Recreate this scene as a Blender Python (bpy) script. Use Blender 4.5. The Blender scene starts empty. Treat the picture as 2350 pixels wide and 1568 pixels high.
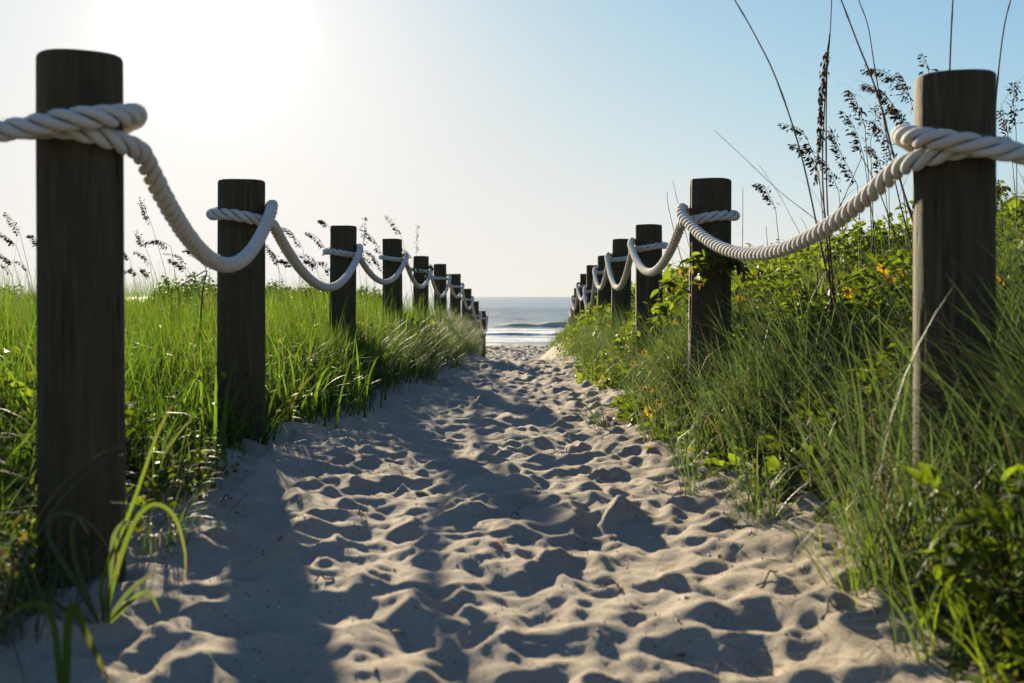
import bpy, math, random
import numpy as np
from mathutils import Vector, Matrix

rng = np.random.default_rng(7)
random.seed(7)
S = bpy.context.scene
COL = S.collection
PI = math.pi
R_ = math.radians

# ------------------------------------------------------------------ camera
FPX, CX, HY = 2285.0, 1175.0, 681.0          # focal length and horizon of the 2350 px wide view
cam_d = bpy.data.cameras.new('camera')
cam = bpy.data.objects.new('camera', cam_d)
COL.objects.link(cam)
cam.location = (0, 0, 0)
cam.rotation_euler = (PI / 2, 0, 0)
cam_d.sensor_width = 36
cam_d.lens = 35
cam_d.shift_y = -103 / 2350
cam_d.clip_start = 0.05
cam_d.clip_end = 20000
cam_d.dof.use_dof = True
cam_d.dof.focus_distance = 6.2
cam_d.dof.aperture_fstop = 4.0
S.camera = cam

# ------------------------------------------------------------------ sky, sun, exposure
SUN_EL, SUN_AZ = R_(14.5), R_(-17.0)          # azimuth from +Y, positive towards +X
sun_dir = Vector((math.sin(SUN_AZ) * math.cos(SUN_EL), math.cos(SUN_AZ) * math.cos(SUN_EL), math.sin(SUN_EL)))
W = bpy.data.worlds.new('World')
S.world = W
W.use_nodes = True
wn, wl = W.node_tree.nodes, W.node_tree.links
wn.clear()
wout = wn.new('ShaderNodeOutputWorld')
bg = wn.new('ShaderNodeBackground')
sky = wn.new('ShaderNodeTexSky')
sky.sky_type = 'NISHITA'
sky.sun_disc = False
sky.sun_elevation = SUN_EL
sky.sun_rotation = SUN_AZ
sky.air_density = 1.0
sky.dust_density = 0.3
sky.ozone_density = 3.0
bg.inputs['Strength'].default_value = 0.05
# bright hazy sky: the Nishita radiance rolled off softly towards white, plus a wide aureole round the sun
def vm(op, a=None, b=None):
    n = wn.new('ShaderNodeVectorMath'); n.operation = op
    for i, v in ((0, a), (1, b)):
        if v is None: continue
        if isinstance(v, tuple): n.inputs[i].default_value = v
        else: wl.new(v, n.inputs[i])
    return n.outputs['Value'] if op == 'DOT_PRODUCT' else n.outputs['Vector']
def mt(op, a, b):
    n = wn.new('ShaderNodeMath'); n.operation = op
    for i, v in ((0, a), (1, b)):
        if isinstance(v, (int, float)): n.inputs[i].default_value = v
        else: wl.new(v, n.inputs[i])
    return n.outputs[0]
c = vm('MULTIPLY', sky.outputs['Color'], (.180, .208, .300))
sp = wn.new('ShaderNodeSeparateXYZ'); wl.new(c, sp.inputs[0])
cb = wn.new('ShaderNodeCombineXYZ')
for i in range(3):
    den = mt('POWER', mt('ADD', mt('POWER', sp.outputs[i], 2.6), 1.0), 1 / 2.6)
    wl.new(mt('DIVIDE', sp.outputs[i], den), cb.inputs[i])
sc = vm('MULTIPLY', cb.outputs[0], (5.68, 5.46, 5.15))
tc = wn.new('ShaderNodeTexCoord')
cosg = mt('MAXIMUM', vm('DOT_PRODUCT', tc.outputs['Generated'], tuple(sun_dir)), 0.0)
gl = wn.new('ShaderNodeVectorMath'); gl.operation = 'SCALE'; gl.inputs[0].default_value = (1.0, .95, .86)
wl.new(mt('ADD', mt('MULTIPLY', mt('POWER', cosg, 60.0), 1.1), mt('MULTIPLY', mt('POWER', cosg, 700.0), 9.0)), gl.inputs['Scale'])
wl.new(vm('ADD', sc, gl.outputs['Vector']), bg.inputs['Color'])
wl.new(bg.outputs[0], wout.inputs['Surface'])

sun_d = bpy.data.lights.new('sun', 'SUN')
sun_d.energy = 5.0
sun_d.angle = R_(1.0)
sun_d.color = (1.0, 0.84, 0.60)
sun_o = bpy.data.objects.new('sun', sun_d)
COL.objects.link(sun_o)
sun_o.rotation_euler = sun_dir.to_track_quat('Z', 'Y').to_euler()

S.view_settings.view_transform = 'Standard'
S.view_settings.look = 'None'
S.view_settings.gamma = 1
S.view_settings.use_curve_mapping = False
S.view_settings.exposure = 1.7
S.render.engine = 'CYCLES'
S.cycles.max_bounces = 8
S.cycles.transparent_max_bounces = 8

# ------------------------------------------------------------------ helpers
def tag(o, label=None, cat=None, group=None, kind=None):
    if label: o['label'] = label
    if cat: o['category'] = cat
    if group: o['group'] = group
    if kind: o['kind'] = kind
    return o

def link(name, me, parent=None, loc=None):
    o = bpy.data.objects.new(name, me)
    COL.objects.link(o)
    if parent: o.parent = parent
    if loc is not None: o.location = loc
    return o

def empty(name, loc, rz=0.0):
    o = bpy.data.objects.new(name, None)
    o.empty_display_size = 0.1
    COL.objects.link(o)
    o.location = loc
    o.rotation_euler = (0, 0, rz)
    return o

def np_mesh(name, verts, quads=None, tris=None, mat=None, smooth=True, attrs=None):
    me = bpy.data.meshes.new(name)
    verts = np.asarray(verts, dtype=np.float32).reshape(-1, 3)
    nq = 0 if quads is None else len(quads)
    nt = 0 if tris is None else len(tris)
    me.vertices.add(len(verts))
    me.vertices.foreach_set('co', verts.ravel())
    parts, tot = [], []
    if nq: parts.append(np.asarray(quads, dtype=np.int32).ravel()); tot.append(np.full(nq, 4, np.int32))
    if nt: parts.append(np.asarray(tris, dtype=np.int32).ravel()); tot.append(np.full(nt, 3, np.int32))
    li = np.concatenate(parts); tot = np.concatenate(tot)
    me.loops.add(len(li)); me.loops.foreach_set('vertex_index', li)
    me.polygons.add(len(tot))
    st = np.concatenate([[0], np.cumsum(tot)[:-1]]).astype(np.int32)
    me.polygons.foreach_set('loop_start', st)
    me.polygons.foreach_set('loop_total', tot)
    me.polygons.foreach_set('use_smooth', np.full(len(tot), smooth))
    if attrs:
        for k, v in attrs.items():
            a = me.attributes.new(k, 'FLOAT', 'POINT')
            a.data.foreach_set('value', np.asarray(v, dtype=np.float32).ravel())
    me.update(calc_edges=True)
    if mat: me.materials.append(mat)
    return me

def smoothstep(a, b, x):
    t = np.clip((x - a) / (b - a), 0, 1)
    return t * t * (3 - 2 * t)

def vnoise(x, y, seed=0):
    """smooth value noise on a unit lattice, -1..1"""
    xi = np.floor(x).astype(np.int64); yi = np.floor(y).astype(np.int64)
    xf = x - xi; yf = y - yi
    def h(a, b):
        n = (a * 374761393 + b * 668265263 + seed * 974634777) & 0x7fffffff
        n = ((n ^ (n >> 13)) * 1274126177) & 0x7fffffff
        n = n ^ (n >> 16)
        return (n & 0xffff) / 32767.5 - 1
    u = xf * xf * (3 - 2 * xf); v = yf * yf * (3 - 2 * yf)
    return (h(xi, yi) * (1 - u) + h(xi + 1, yi) * u) * (1 - v) + (h(xi, yi + 1) * (1 - u) + h(xi + 1, yi + 1) * u) * v

def fbm(x, y, seed=0, o=4):
    s = 0; a = 1; t = 0
    for k in range(o):
        s = s + a * vnoise(x * 2 ** k + 13.7 * k, y * 2 ** k - 7.1 * k, seed + k); t += a; a *= .5
    return s / t

def at(px, py, Y):
    return np.array([(px - CX) / FPX * Y, Y, -(py - HY) / FPX * Y])

# ------------------------------------------------------------------ materials
class M:
    def __init__(s, name):
        s.m = bpy.data.materials.new(name); s.m.use_nodes = True
        s.n, s.l = s.m.node_tree.nodes, s.m.node_tree.links
        s.n.clear(); s.out = s.n.new('ShaderNodeOutputMaterial')
    def node(s, t, **kw):
        n = s.n.new(t)
        for k, v in kw.items():
            if k.startswith('_'): setattr(n, k[1:], v)
            else: n.inputs[k.replace('__', ' ')].default_value = v
        return n
    def coord(s, scale=(1, 1, 1), kind='Object'):
        t = s.n.new('ShaderNodeTexCoord'); mp = s.n.new('ShaderNodeMapping')
        mp.inputs['Scale'].default_value = scale
        s.l.new(t.outputs[kind], mp.inputs['Vector']); return mp.outputs[0]
    def noise(s, scale, detail=4, vec=None, rough=.55):
        n = s.n.new('ShaderNodeTexNoise'); n.inputs['Scale'].default_value = scale
        n.inputs['Detail'].default_value = detail; n.inputs['Roughness'].default_value = rough
        if vec is not None: s.l.new(vec, n.inputs['Vector'])
        return n.outputs['Fac']
    def ramp(s, fac, stops):
        r = s.n.new('ShaderNodeValToRGB'); e = r.color_ramp.elements
        while len(e) < len(stops): e.new(0.5)
        for el, (p, c) in zip(e, stops):
            el.position = p; el.color = (*c, 1) if len(c) == 3 else c
        s.l.new(fac, r.inputs[0]); return r.outputs[0]
    def mix(s, fac, a, b, blend='MIX'):
        n = s.n.new('ShaderNodeMix'); n.data_type = 'RGBA'; n.blend_type = blend
        for i, v in ((0, fac), (6, a), (7, b)):
            if isinstance(v, (int, float)): n.inputs[i].default_value = v
            elif isinstance(v, tuple): n.inputs[i].default_value = (*v, 1)
            else: s.l.new(v, n.inputs[i])
        return n.outputs[2]
    def bump(s, h, strength, dist, normal=None):
        b = s.n.new('ShaderNodeBump'); b.inputs['Strength'].default_value = strength
        b.inputs['Distance'].default_value = dist
        s.l.new(h, b.inputs['Height'])
        if normal is not None: s.l.new(normal, b.inputs['Normal'])
        return b.outputs[0]
    def attr(s, name):
        a = s.n.new('ShaderNodeAttribute'); a.attribute_name = name
        return a.outputs['Fac']
    def pbsdf(s, color, rough=.8, spec=.3, normal=None):
        p = s.n.new('ShaderNodeBsdfPrincipled')
        if isinstance(color, tuple): p.inputs['Base Color'].default_value = (*color, 1)
        else: s.l.new(color, p.inputs['Base Color'])
        if isinstance(rough, (int, float)): p.inputs['Roughness'].default_value = rough
        else: s.l.new(rough, p.inputs['Roughness'])
        p.inputs['Specular IOR Level'].default_value = spec
        if normal is not None: s.l.new(normal, p.inputs['Normal'])
        return p.outputs[0]
    def done(s, sh):
        s.l.new(sh, s.out.inputs['Surface']); return s.m

def leaf_material(name, dark, light, trans, rough=.4, spec=.4, tfac=.5, dry=None):
    m = M(name)
    r = m.attr('rnd')
    c = m.mix(r, dark, light)
    tcol = m.mix(r, tuple(v * .45 for v in trans), trans)
    if dry is not None:
        d = m.attr('dry')
        c = m.mix(d, c, dry); tcol = m.mix(d, tcol, tuple(min(1, v * 1.5) for v in dry))
    p = m.pbsdf(c, rough, spec)
    t = m.n.new('ShaderNodeBsdfTranslucent'); m.l.new(tcol, t.inputs['Color'])
    x = m.n.new('ShaderNodeMixShader'); x.inputs[0].default_value = tfac
    m.l.new(p, x.inputs[1]); m.l.new(t.outputs[0], x.inputs[2])
    return m.done(x.outputs[0])

MAT = {}
MAT['grass'] = leaf_material('lush_grass', (.016, .04, .007), (.055, .095, .014), (.135, .245, .018), .55, .12, .5, (.13, .09, .03))
MAT['fine'] = leaf_material('fine_dune_grass', (.03, .06, .02), (.08, .12, .05), (.125, .20, .04), .55, .3, .4, (.15, .11, .05))
MAT['leaf'] = leaf_material('creeper_leaf', (.03, .06, .008), (.07, .11, .014), (.21, .29, .014), .55, .12, .5, (.14, .08, .03))
MAT['shrub'] = leaf_material('shrub_leaf', (.02, .045, .012), (.04, .08, .02), (.10, .17, .03), .45, .35, .35)
MAT['dry_leaf'] = leaf_material('dry_leaf', (.14, .07, .03), (.25, .15, .06), (.35, .20, .06), .6, .2, .4)
MAT['petal'] = leaf_material('petal', (.68, .40, .01), (.80, .52, .015), (.85, .55, .02), .5, .2, .4)
MAT['seed'] = leaf_material('seed_husk', (.05, .045, .02), (.10, .085, .035), (.10, .085, .03), .6, .15, .3)
MAT['seed_brown'] = leaf_material('brown_seed_husk', (.09, .04, .016), (.19, .09, .032), (.24, .11, .03), .6, .2, .35)

m = M('dark_stem'); MAT['stem'] = m.done(m.pbsdf(m.ramp(m.noise(30, 3, m.coord((1, 1, .2))), [(.3, (.07, .03, .022)), (.7, (.11, .045, .035))]), .8, .1))
m = M('green_stem'); MAT['green_stem'] = m.done(m.pbsdf(m.ramp(m.noise(20, 3, m.coord((1, 1, .2))), [(.3, (.07, .09, .03)), (.7, (.11, .12, .045))]), .7, .15))
m = M('flower_centre'); MAT['centre'] = m.done(m.pbsdf(m.ramp(m.noise(400, 2, m.coord()), [(.3, (.12, .05, .01)), (.7, (.30, .15, .02))]), .8, .2))
m = M('twig'); MAT['twig'] = m.done(m.pbsdf(m.ramp(m.noise(60, 3, m.coord()), [(.3, (.05, .03, .02)), (.7, (.16, .10, .06))]), .8, .2))

def wood_material():
    m = M('weathered_round_timber')
    v = m.coord((1, 1, .06))
    v2 = m.coord((1, 1, .35))
    oi = m.n.new('ShaderNodeObjectInfo')
    off = m.n.new('ShaderNodeVectorMath'); off.operation = 'ADD'
    sc = m.n.new('ShaderNodeVectorMath'); sc.operation = 'SCALE'; sc.inputs['Scale'].default_value = 37.0
    cmb = m.n.new('ShaderNodeCombineXYZ')
    for i in range(3): m.l.new(oi.outputs['Random'], cmb.inputs[i])
    m.l.new(cmb.outputs[0], sc.inputs[0])
    m.l.new(v, off.inputs[0]); m.l.new(sc.outputs[0], off.inputs[1])
    grain = m.noise(75, 7, off.outputs[0], .68)
    broad = m.noise(14, 3, off.outputs[0])
    blot = m.noise(7, 4, v2)
    c = m.ramp(grain, [(.28, (.014, .009, .005)), (.5, (.046, .033, .016)), (.75, (.108, .084, .044))])
    c = m.mix(m.ramp(broad, [(.35, (0, 0, 0)), (.65, (.65, .65, .65))]), c, (.064, .051, .022))
    c = m.mix(m.ramp(blot, [(.55, (0, 0, 0)), (.75, (.6, .6, .6))]), c, (.022, .017, .011))
    cr = m.noise(26, 2, off.outputs[0], .4)
    line = m.ramp(cr, [(.487, (0, 0, 0)), (.498, (1, 1, 1)), (.509, (0, 0, 0))])
    brk = m.ramp(m.noise(3.0, 2, v2), [(.50, (0, 0, 0)), (.56, (1, 1, 1))])
    ck = m.mix(1.0, line, brk, 'MULTIPLY')
    c = m.mix(ck, c, (.008, .006, .004))
    h = m.mix(.35, grain, m.noise(260, 3, v, .6))
    h = m.mix(ck, h, (0, 0, 0))
    n = m.bump(h, .75, .006)
    return m.done(m.pbsdf(c, .82, .22, n))
MAT['wood'] = wood_material()

def rope_material():
    m = M('cotton_rope')
    v = m.coord()
    f = m.noise(620, 3, v, .7)
    c = m.ramp(f, [(.3, (.42, .39, .34)), (.7, (.60, .57, .51))])
    c = m.mix(m.ramp(m.noise(9, 4, v), [(.45, (0, 0, 0)), (.8, (.55, .55, .55))]), c, (.40, .35, .27))
    n = m.bump(f, .5, .002)
    p = m.n.new('ShaderNodeBsdfPrincipled')
    m.l.new(c, p.inputs['Base Color']); m.l.new(n, p.inputs['Normal'])
    p.inputs['Roughness'].default_value = .9; p.inputs['Specular IOR Level'].default_value = .15
    p.inputs['Sheen Weight'].default_value = .25
    p.inputs['Sheen Roughness'].default_value = .4
    return m.done(p.outputs[0])
MAT['rope'] = rope_material()

def sand_material():
    m = M('beach_sand')
    v = m.coord()
    gr = m.noise(420, 3, v, .7)
    pa = m.noise(2.2, 5, v)
    c = m.ramp(gr, [(.25, (.22, .188, .138)), (.5, (.33, .288, .218)), (.78, (.45, .40, .32))])
    c = m.mix(m.ramp(pa, [(.4, (0, 0, 0)), (.7, (.4, .4, .4))]), c, (.22, .175, .125))
    speck = m.noise(95, 2, v, .5)
    c = m.mix(m.ramp(speck, [(.64, (0, 0, 0)), (.70, (.75, .75, .75))]), c, (.10, .06, .035))
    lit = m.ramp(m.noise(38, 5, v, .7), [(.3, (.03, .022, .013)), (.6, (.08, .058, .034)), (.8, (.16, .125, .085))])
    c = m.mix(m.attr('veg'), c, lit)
    h = m.mix(.5, gr, m.noise(70, 4, v, .6))
    n = m.bump(h, .8, .009)
    return m.done(m.pbsdf(c, .95, .12, n))
MAT['sand'] = sand_material()

# ------------------------------------------------------------------ terrain
PATH = np.array([(-40, -.70), (0, -.70), (4, -.70), (7, -.69), (9, -.665), (10, -.68), (12, -.80), (16, -1.10), (20, -1.38),
                 (25.5, -1.78), (30, -2.16), (35, -2.42), (45, -2.70), (62, -2.95), (70, -3.3), (120, -6), (400, -9)])
SIDE = np.array([(-40, -.60), (0, -.62), (2.2, -.625), (4.2, -.585), (8, -.55), (15, -.58), (18, -.72), (20.6, -.97), (23, -1.30),
                 (25.5, -1.68), (28, -2.05), (33, -2.36), (45, -2.70), (62, -2.95), (70, -3.3), (120, -6), (400, -9)])
OUTL = np.array([(-40, -.45), (0, -.48), (3, -.52), (8, -.48), (20, -.47), (24, -.60), (29, -1.4), (35, -2.38), (45, -2.70), (62, -2.95), (70, -3.3), (120, -6), (400, -9)])
OUTR = np.array([(-40, -.25), (0, -.22), (3, -.06), (8, .0), (14, -.02), (20, -.25), (24, -.90), (29, -1.95), (35, -2.38), (45, -2.70), (62, -2.95), (70, -3.3), (120, -6), (400, -9)])
def ip(T, y): return np.interp(y, T[:, 0], T[:, 1])
EL = np.array([(0, -1.30), (1.6, -1.12), (2.4, -1.14), (3.0, -1.12), (4.2, -1.02), (5.2, -.90), (6.5, -.80), (8, -.68), (10, -.60), (14, -.66), (20, -.84), (26, -.97), (30, -1.6)])
ER = np.array([(0, .80), (1.5, .74), (1.9, .74), (2.4, .98), (2.9, .92), (3.2, .78), (4.2, .74), (5.2, .64), (6.5, .66), (8, .60), (10, .62), (14, .70), (20, .84), (25, .95), (30, 1.0)])
def edgeL(y): return ip(EL, y)
def edgeR(y): return ip(ER, y)
def base_h(x, y):
    p, s = ip(PATH, y), ip(SIDE, y)
    l, r = ip(OUTL, y), ip(OUTR, y)
    tl = smoothstep(-.25, -1.15, x); tr = smoothstep(.35, 1.05, x)
    h = p + (s - p) * np.where(x < 0, tl, tr)
    ol = smoothstep(-1.1, -3.2, x); orr = smoothstep(.9, 3.0, x)
    h = np.where(x < 0, h + (l - s) * ol, h + (r - s) * orr)
    w = smoothstep(.8, 2.5, np.abs(x)) * smoothstep(34, 26, y)
    h = h + w * .05 * fbm(x * .7, y * .7, 3, 3) + np.where(x < 0, 1, .4) * smoothstep(1.4, 2.6, np.abs(x)) * smoothstep(26, 20, y) * .09 * fbm(x * .8 + 4, y * .45, 6, 2) + .02 * fbm(x * 1.3, y * 1.3, 5, 3) * smoothstep(60, 40, y)
    return h

def pits(x, y, cell, seed, k=7.0):
    """foot-worn hollows: smooth minimum of randomly turned bowls"""
    gx = np.floor(x / cell).astype(np.int64); gy = np.floor(y / cell).astype(np.int64)
    acc = np.zeros_like(x)
    def h(a, b, s):
        n = (a * 73856093 ^ b * 19349663 ^ (s + seed) * 83492791) & 0x7fffffff
        n = ((n ^ (n >> 13)) * 1274126177) & 0x7fffffff
        return ((n ^ (n >> 15)) & 0xffff) / 65535.0
    for dx in (-2, -1, 0, 1, 2):
        for dy in (-2, -1, 0, 1, 2):
            a, b = gx + dx, gy + dy
            cx = (a + h(a, b, 1)) * cell; cy = (b + h(a, b, 2)) * cell
            th = (h(a, b, 3) - .5) * 1.9
            el = 1.15 + .7 * h(a, b, 4)
            rad = cell * (.62 + .55 * h(a, b, 5))
            dep = .5 + .75 * h(a, b, 6)
            ux = (x - cx) * np.cos(th) + (y - cy) * np.sin(th)
            uy = -(x - cx) * np.sin(th) + (y - cy) * np.cos(th)
            d2 = (ux * ux * el + uy * uy / el) / rad ** 2
            v = -dep * (1 - d2)
            v = np.where(v > 2, 2, v)
            acc = acc + np.exp(-k * v)  # deepest bowl wins, ridges stay where bowls meet
    return -np.log(acc / 25.0 + 1e-9) / k + .45

def foot_h(x, y):
    l, r = edgeL(np.clip(y, 0, 29)), edgeR(np.clip(y, 0, 29))
    inside = smoothstep(0, .30, x - l + .30) * smoothstep(0, .35, r - x + .25)
    beach = smoothstep(27, 33, y) * smoothstep(61, 56, y)
    a = np.clip(np.maximum(inside * smoothstep(30, 27, y), beach), 0, 1)
    wx = x + .06 * fbm(x * 4, y * 4, 21, 3); wy = y + .06 * fbm(x * 4 + 9, y * 4, 22, 3)
    n = .034 * pits(wx, wy, .100, 5) + .020 * pits(wx + 7, wy + 2, .20, 7) + .012 * pits(wx + 3, wy, .068, 9) + .012 * fbm(x * 9, y * 9, 35, 3) + .024 * fbm(x * 3.2, y * 3.2, 31, 4) + .0075 * fbm(x * 24, y * 24, 41, 3)
    far = .10 * pits(wx, wy, .28, 15) + .07 * pits(wx, wy, .62, 17)
    q = smoothstep(26, 32, y)
    return a * (n * (1 - q) + far * q) + (1 - a) * .012 * fbm(x * 6, y * 6, 33, 3)

def grow(a, b, s0, g):
    out = [a]
    s = s0
    while out[-1] < b:
        out.append(out[-1] + s); s *= g
    return out
xr = [v for v in np.arange(-1.75, 1.95, .0125)]
xr += grow(xr[-1] + .02, 4.0, .03, 1.0) + grow(4.05, 400, .1, 1.14)
xl = [-v for v in grow(1.77, 4.0, .03, 1.0) + grow(4.05, 400, .1, 1.14)][::-1]
X = np.array(xl + xr)
yy = [v for v in np.arange(-30, .8, 1.1)] + [v for v in np.arange(.9, 1.5, .03)]
y = 1.5
while y < 66:
    yy.append(y); y += max(.0085, .0052 * y) if y < 20 else (.2 if y < 33 else (.075 if y < 62 else .4))
yy += grow(66.5, 400, 2, 1.15)
Yv = np.array(yy)
GX, GY = np.meshgrid(X, Yv)
fx, fy = GX.ravel(), GY.ravel()
z = base_h(fx, fy)
sel = (fy > .8) & (fy < 63) & (np.abs(fx) < 8)
z[sel] += foot_h(fx[sel], fy[sel])
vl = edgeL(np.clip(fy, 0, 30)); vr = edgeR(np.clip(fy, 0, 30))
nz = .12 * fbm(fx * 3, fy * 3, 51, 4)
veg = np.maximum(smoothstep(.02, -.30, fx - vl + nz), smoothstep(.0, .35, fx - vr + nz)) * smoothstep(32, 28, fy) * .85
nx, ny = len(X), len(Yv)
ii = (np.arange(ny - 1)[:, None] * nx + np.arange(nx - 1)[None, :]).ravel()
quads = np.stack([ii, ii + 1, ii + nx + 1, ii + nx], 1)
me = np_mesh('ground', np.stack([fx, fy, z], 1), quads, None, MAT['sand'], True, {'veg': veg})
g = link('ground', me)
tag(g, 'pale trodden sand path and dunes running down to the beach', None, None, 'structure')
print('ground tris', len(quads) * 2)

def ground_z(x, y):
    x = np.atleast_1d(np.asarray(x, float)); y = np.atleast_1d(np.asarray(y, float))
    zz = base_h(x, y)
    s = (y > .8) & (y < 63) & (np.abs(x) < 8)
    if s.any(): zz[s] += foot_h(x[s], y[s])
    return zz
def gz(x, y): return float(ground_z([x], [y])[0])

# ------------------------------------------------------------------ sea
SEA = -2.92
sx = np.array([-v for v in grow(14.3, 9000, .6, 1.12)][::-1] + list(np.arange(-14, 22, .22)) + grow(22.3, 9000, .6, 1.12))
sy = []
y = 57.0
while y < 260: sy.append(y); y += max(.16, .0026 * y)
while y < 9000: sy.append(y); y *= 1.03
sy = np.array(sy)
GX, GY = np.meshgrid(sx, sy); fx, fy = GX.ravel(), GY.ravel()
def sea_h(x, y):
    wob = 1.6 * fbm(x * .07, y * 0 + 3, 61, 3)
    def ridge(y0, w1, w2, hgt):
        d = y - (y0 + wob)
        return hgt * np.where(d < 0, np.exp(-(d / w1) ** 2), np.exp(-(d / w2) ** 2))
    env = smoothstep(-4.0, 3.5, x + 1.0 * vnoise(x * .5, x * 0, 8)) * smoothstep(34, 22, x)
    h = ridge(94, .9, 2.6, .60) * (env * (.85 + .18 * vnoise(x * .8, x * 0 + 2, 9)))
    h = h + ridge(74, .45, 1.2, .20) * (.75 + .5 * vnoise(x * .45, x * 0 + 5, 10))
    h = h + ridge(84, .8, 2.0, .10) * (.6 + .5 * vnoise(x * .3, x * 0 + 7, 11))
    far = smoothstep(96, 125, y)
    h = h + ridge(131, 2.5, 4, .22) * (.6 + .6 * vnoise(x * .12, x * 0 + 1, 12))
    sw = fbm(x * .16, y * .42, 71, 4) * .13 + fbm(x * .9, y * 1.3, 72, 3) * .05
    return h + sw * (.25 + far * 1.0) * smoothstep(1600, 500, y)
hz = sea_h(fx, fy)
wob = 1.6 * fbm(fx * .07, fy * 0 + 3, 61, 3)
f1 = smoothstep(.0, .35, fbm(fx * .22, fy * .55, 81, 4) + .55 * np.exp(-((fy - wob - 79) / 6.5) ** 2) + .25 * np.exp(-((fy - wob - 88) / 3.5) ** 2) - .12)
zone = smoothstep(66, 72, fy) * smoothstep(93, 89, fy - wob)
foam = zone * f1 * .95
foam = np.maximum(foam, smoothstep(.10, .30, fbm(fx * .5, fy * .8, 83, 3) + .34 * np.exp(-((fy - wob - 73.6) / 1.4) ** 2) + .4 * np.exp(-((fy - wob - 66) / 2) ** 2)) * .8 * smoothstep(96, 80, fy))
foam = np.maximum(foam, .5 * smoothstep(.28, .5, fbm(fx * .1, fy * .35, 84, 4)) * smoothstep(96, 100, fy) * smoothstep(150, 110, fy))
silt = smoothstep(230, 60, fy)
nx, ny = len(sx), len(sy)
ii = (np.arange(ny - 1)[:, None] * nx + np.arange(nx - 1)[None, :]).ravel()
quads = np.stack([ii, ii + 1, ii + nx + 1, ii + nx], 1)
m = M('sea_water')
v = m.coord((1, 1.5, 1))
rip = m.mix(.45, m.noise(.45, 6, v, .65), m.noise(2.6, 4, v, .6))
nrm = m.bump(rip, .8, .5)
wc = m.mix(m.attr('silt'), (.070, .140, .175), (.22, .24, .20))
wat = m.pbsdf(wc, .2, .5, nrm)
cr = m.n.new('ShaderNodeMixShader'); m.l.new(m.attr('crest'), cr.inputs[0]); m.l.new(wat, cr.inputs[1])
m.l.new(m.pbsdf((.52, .43, .24), .7, .2, nrm), cr.inputs[2]); wat = cr.outputs[0]
fc = m.pbsdf((.78, .79, .80), .9, .1, m.bump(m.noise(3, 4, v), .6, .2))
fmix = m.n.new('ShaderNodeMixShader')
fa = m.n.new('ShaderNodeMath'); fa.operation = 'MULTIPLY'; m.l.new(m.attr('foam'), fa.inputs[0])
m.l.new(m.ramp(m.noise(1.6, 5, v, .7), [(.35, (.25, .25, .25)), (.6, (1, 1, 1))]), fa.inputs[1])
m.l.new(fa.outputs[0], fmix.inputs[0]); m.l.new(wat, fmix.inputs[1]); m.l.new(fc, fmix.inputs[2])
MAT['sea'] = m.done(fmix.outputs[0])
me = np_mesh('sea', np.stack([fx, fy, SEA + hz], 1), quads, None, MAT['sea'], True, {'foam': foam, 'silt': silt, 'crest': np.clip((hz - .12) / .3, 0, 1) * smoothstep(112, 100, fy)})
tag(link('sea', me), 'grey blue sea with a low brown wave and foam at the beach', None, None, 'structure')
print('sea tris', len(quads) * 2)

# ------------------------------------------------------------------ posts
def make_post(x, y, r, ztop, label, crack=None, lean=(0, 0), seed=0):
    gzz = gz(x, y)
    h = ztop - gzz
    nu, nv = 96, 46
    rs = np.random.default_rng(seed + 100)
    zs = np.concatenate([np.linspace(-.35, h - .02, nv), [h - .007, h - .003, h - .001, h]])
    rr = np.concatenate([np.ones(nv), [.998, .99, .98, .968]])
    th = np.linspace(0, 2 * PI, nu, endpoint=False)
    T, Z = np.meshgrid(th, zs)
    RR = r * rr[:, None] * (1 + .012 * vnoise(T * 2 + seed, Z * 1.3, seed) + .010 * np.cos(T * 2 + seed) + .006 * vnoise(T * 9, Z * 3, seed + 4))
    RR = RR * (1.015 - .02 * (Z / h))
    cr = [(rs.uniform(0, 2 * PI), rs.uniform(0, h * .5), rs.uniform(.3, .9), rs.uniform(.002, .006)) for _ in range(11)]
    if crack: cr += crack
    for (a, z0, ln, d) in cr:
        aa = a + .05 * vnoise(Z * 3 + seed, Z * 0, 3)
        dd = np.abs((T - aa + PI) % (2 * PI) - PI)
        RR = RR - d * np.clip(1 - dd / .07, 0, 1) * smoothstep(z0, z0 + .1, Z) * smoothstep(z0 + ln, z0 + ln - .1, Z)
    V = np.stack([RR * np.cos(T) + lean[0] * Z, RR * np.sin(T) + lean[1] * Z, Z + (Z > h - .03) * (.002 * np.cos(T + seed) + .0012 * np.cos(3 * T + seed))], -1).reshape(-1, 3)
    n = len(zs)
    V = np.vstack([V, [[lean[0] * h, lean[1] * h, h + .003]]])
    i = np.arange(n - 1)[:, None] * nu + np.arange(nu)[None, :]
    j = np.arange(n - 1)[:, None] * nu + (np.arange(nu)[None, :] + 1) % nu
    q = np.stack([i.ravel(), j.ravel(), (j + nu).ravel(), (i + nu).ravel()], 1)
    k = np.arange(nu); b = (n - 1) * nu
    t = np.stack([b + k, b + (k + 1) % nu, np.full(nu, len(V) - 1)], 1)
    me = np_mesh('wooden_post', V, q, t, MAT['wood'])
    o = link('wooden_post', me, None, (x, y, gzz))
    side = 'left' if x < 0 else 'right'
    tag(o, label, 'post', 'wooden posts of the ' + side + ' rope fence')
    return o

ordn = ['nearest', 'second', 'third', 'fourth', 'fifth', 'sixth', 'seventh', 'eighth', 'ninth', 'farthest']
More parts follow.
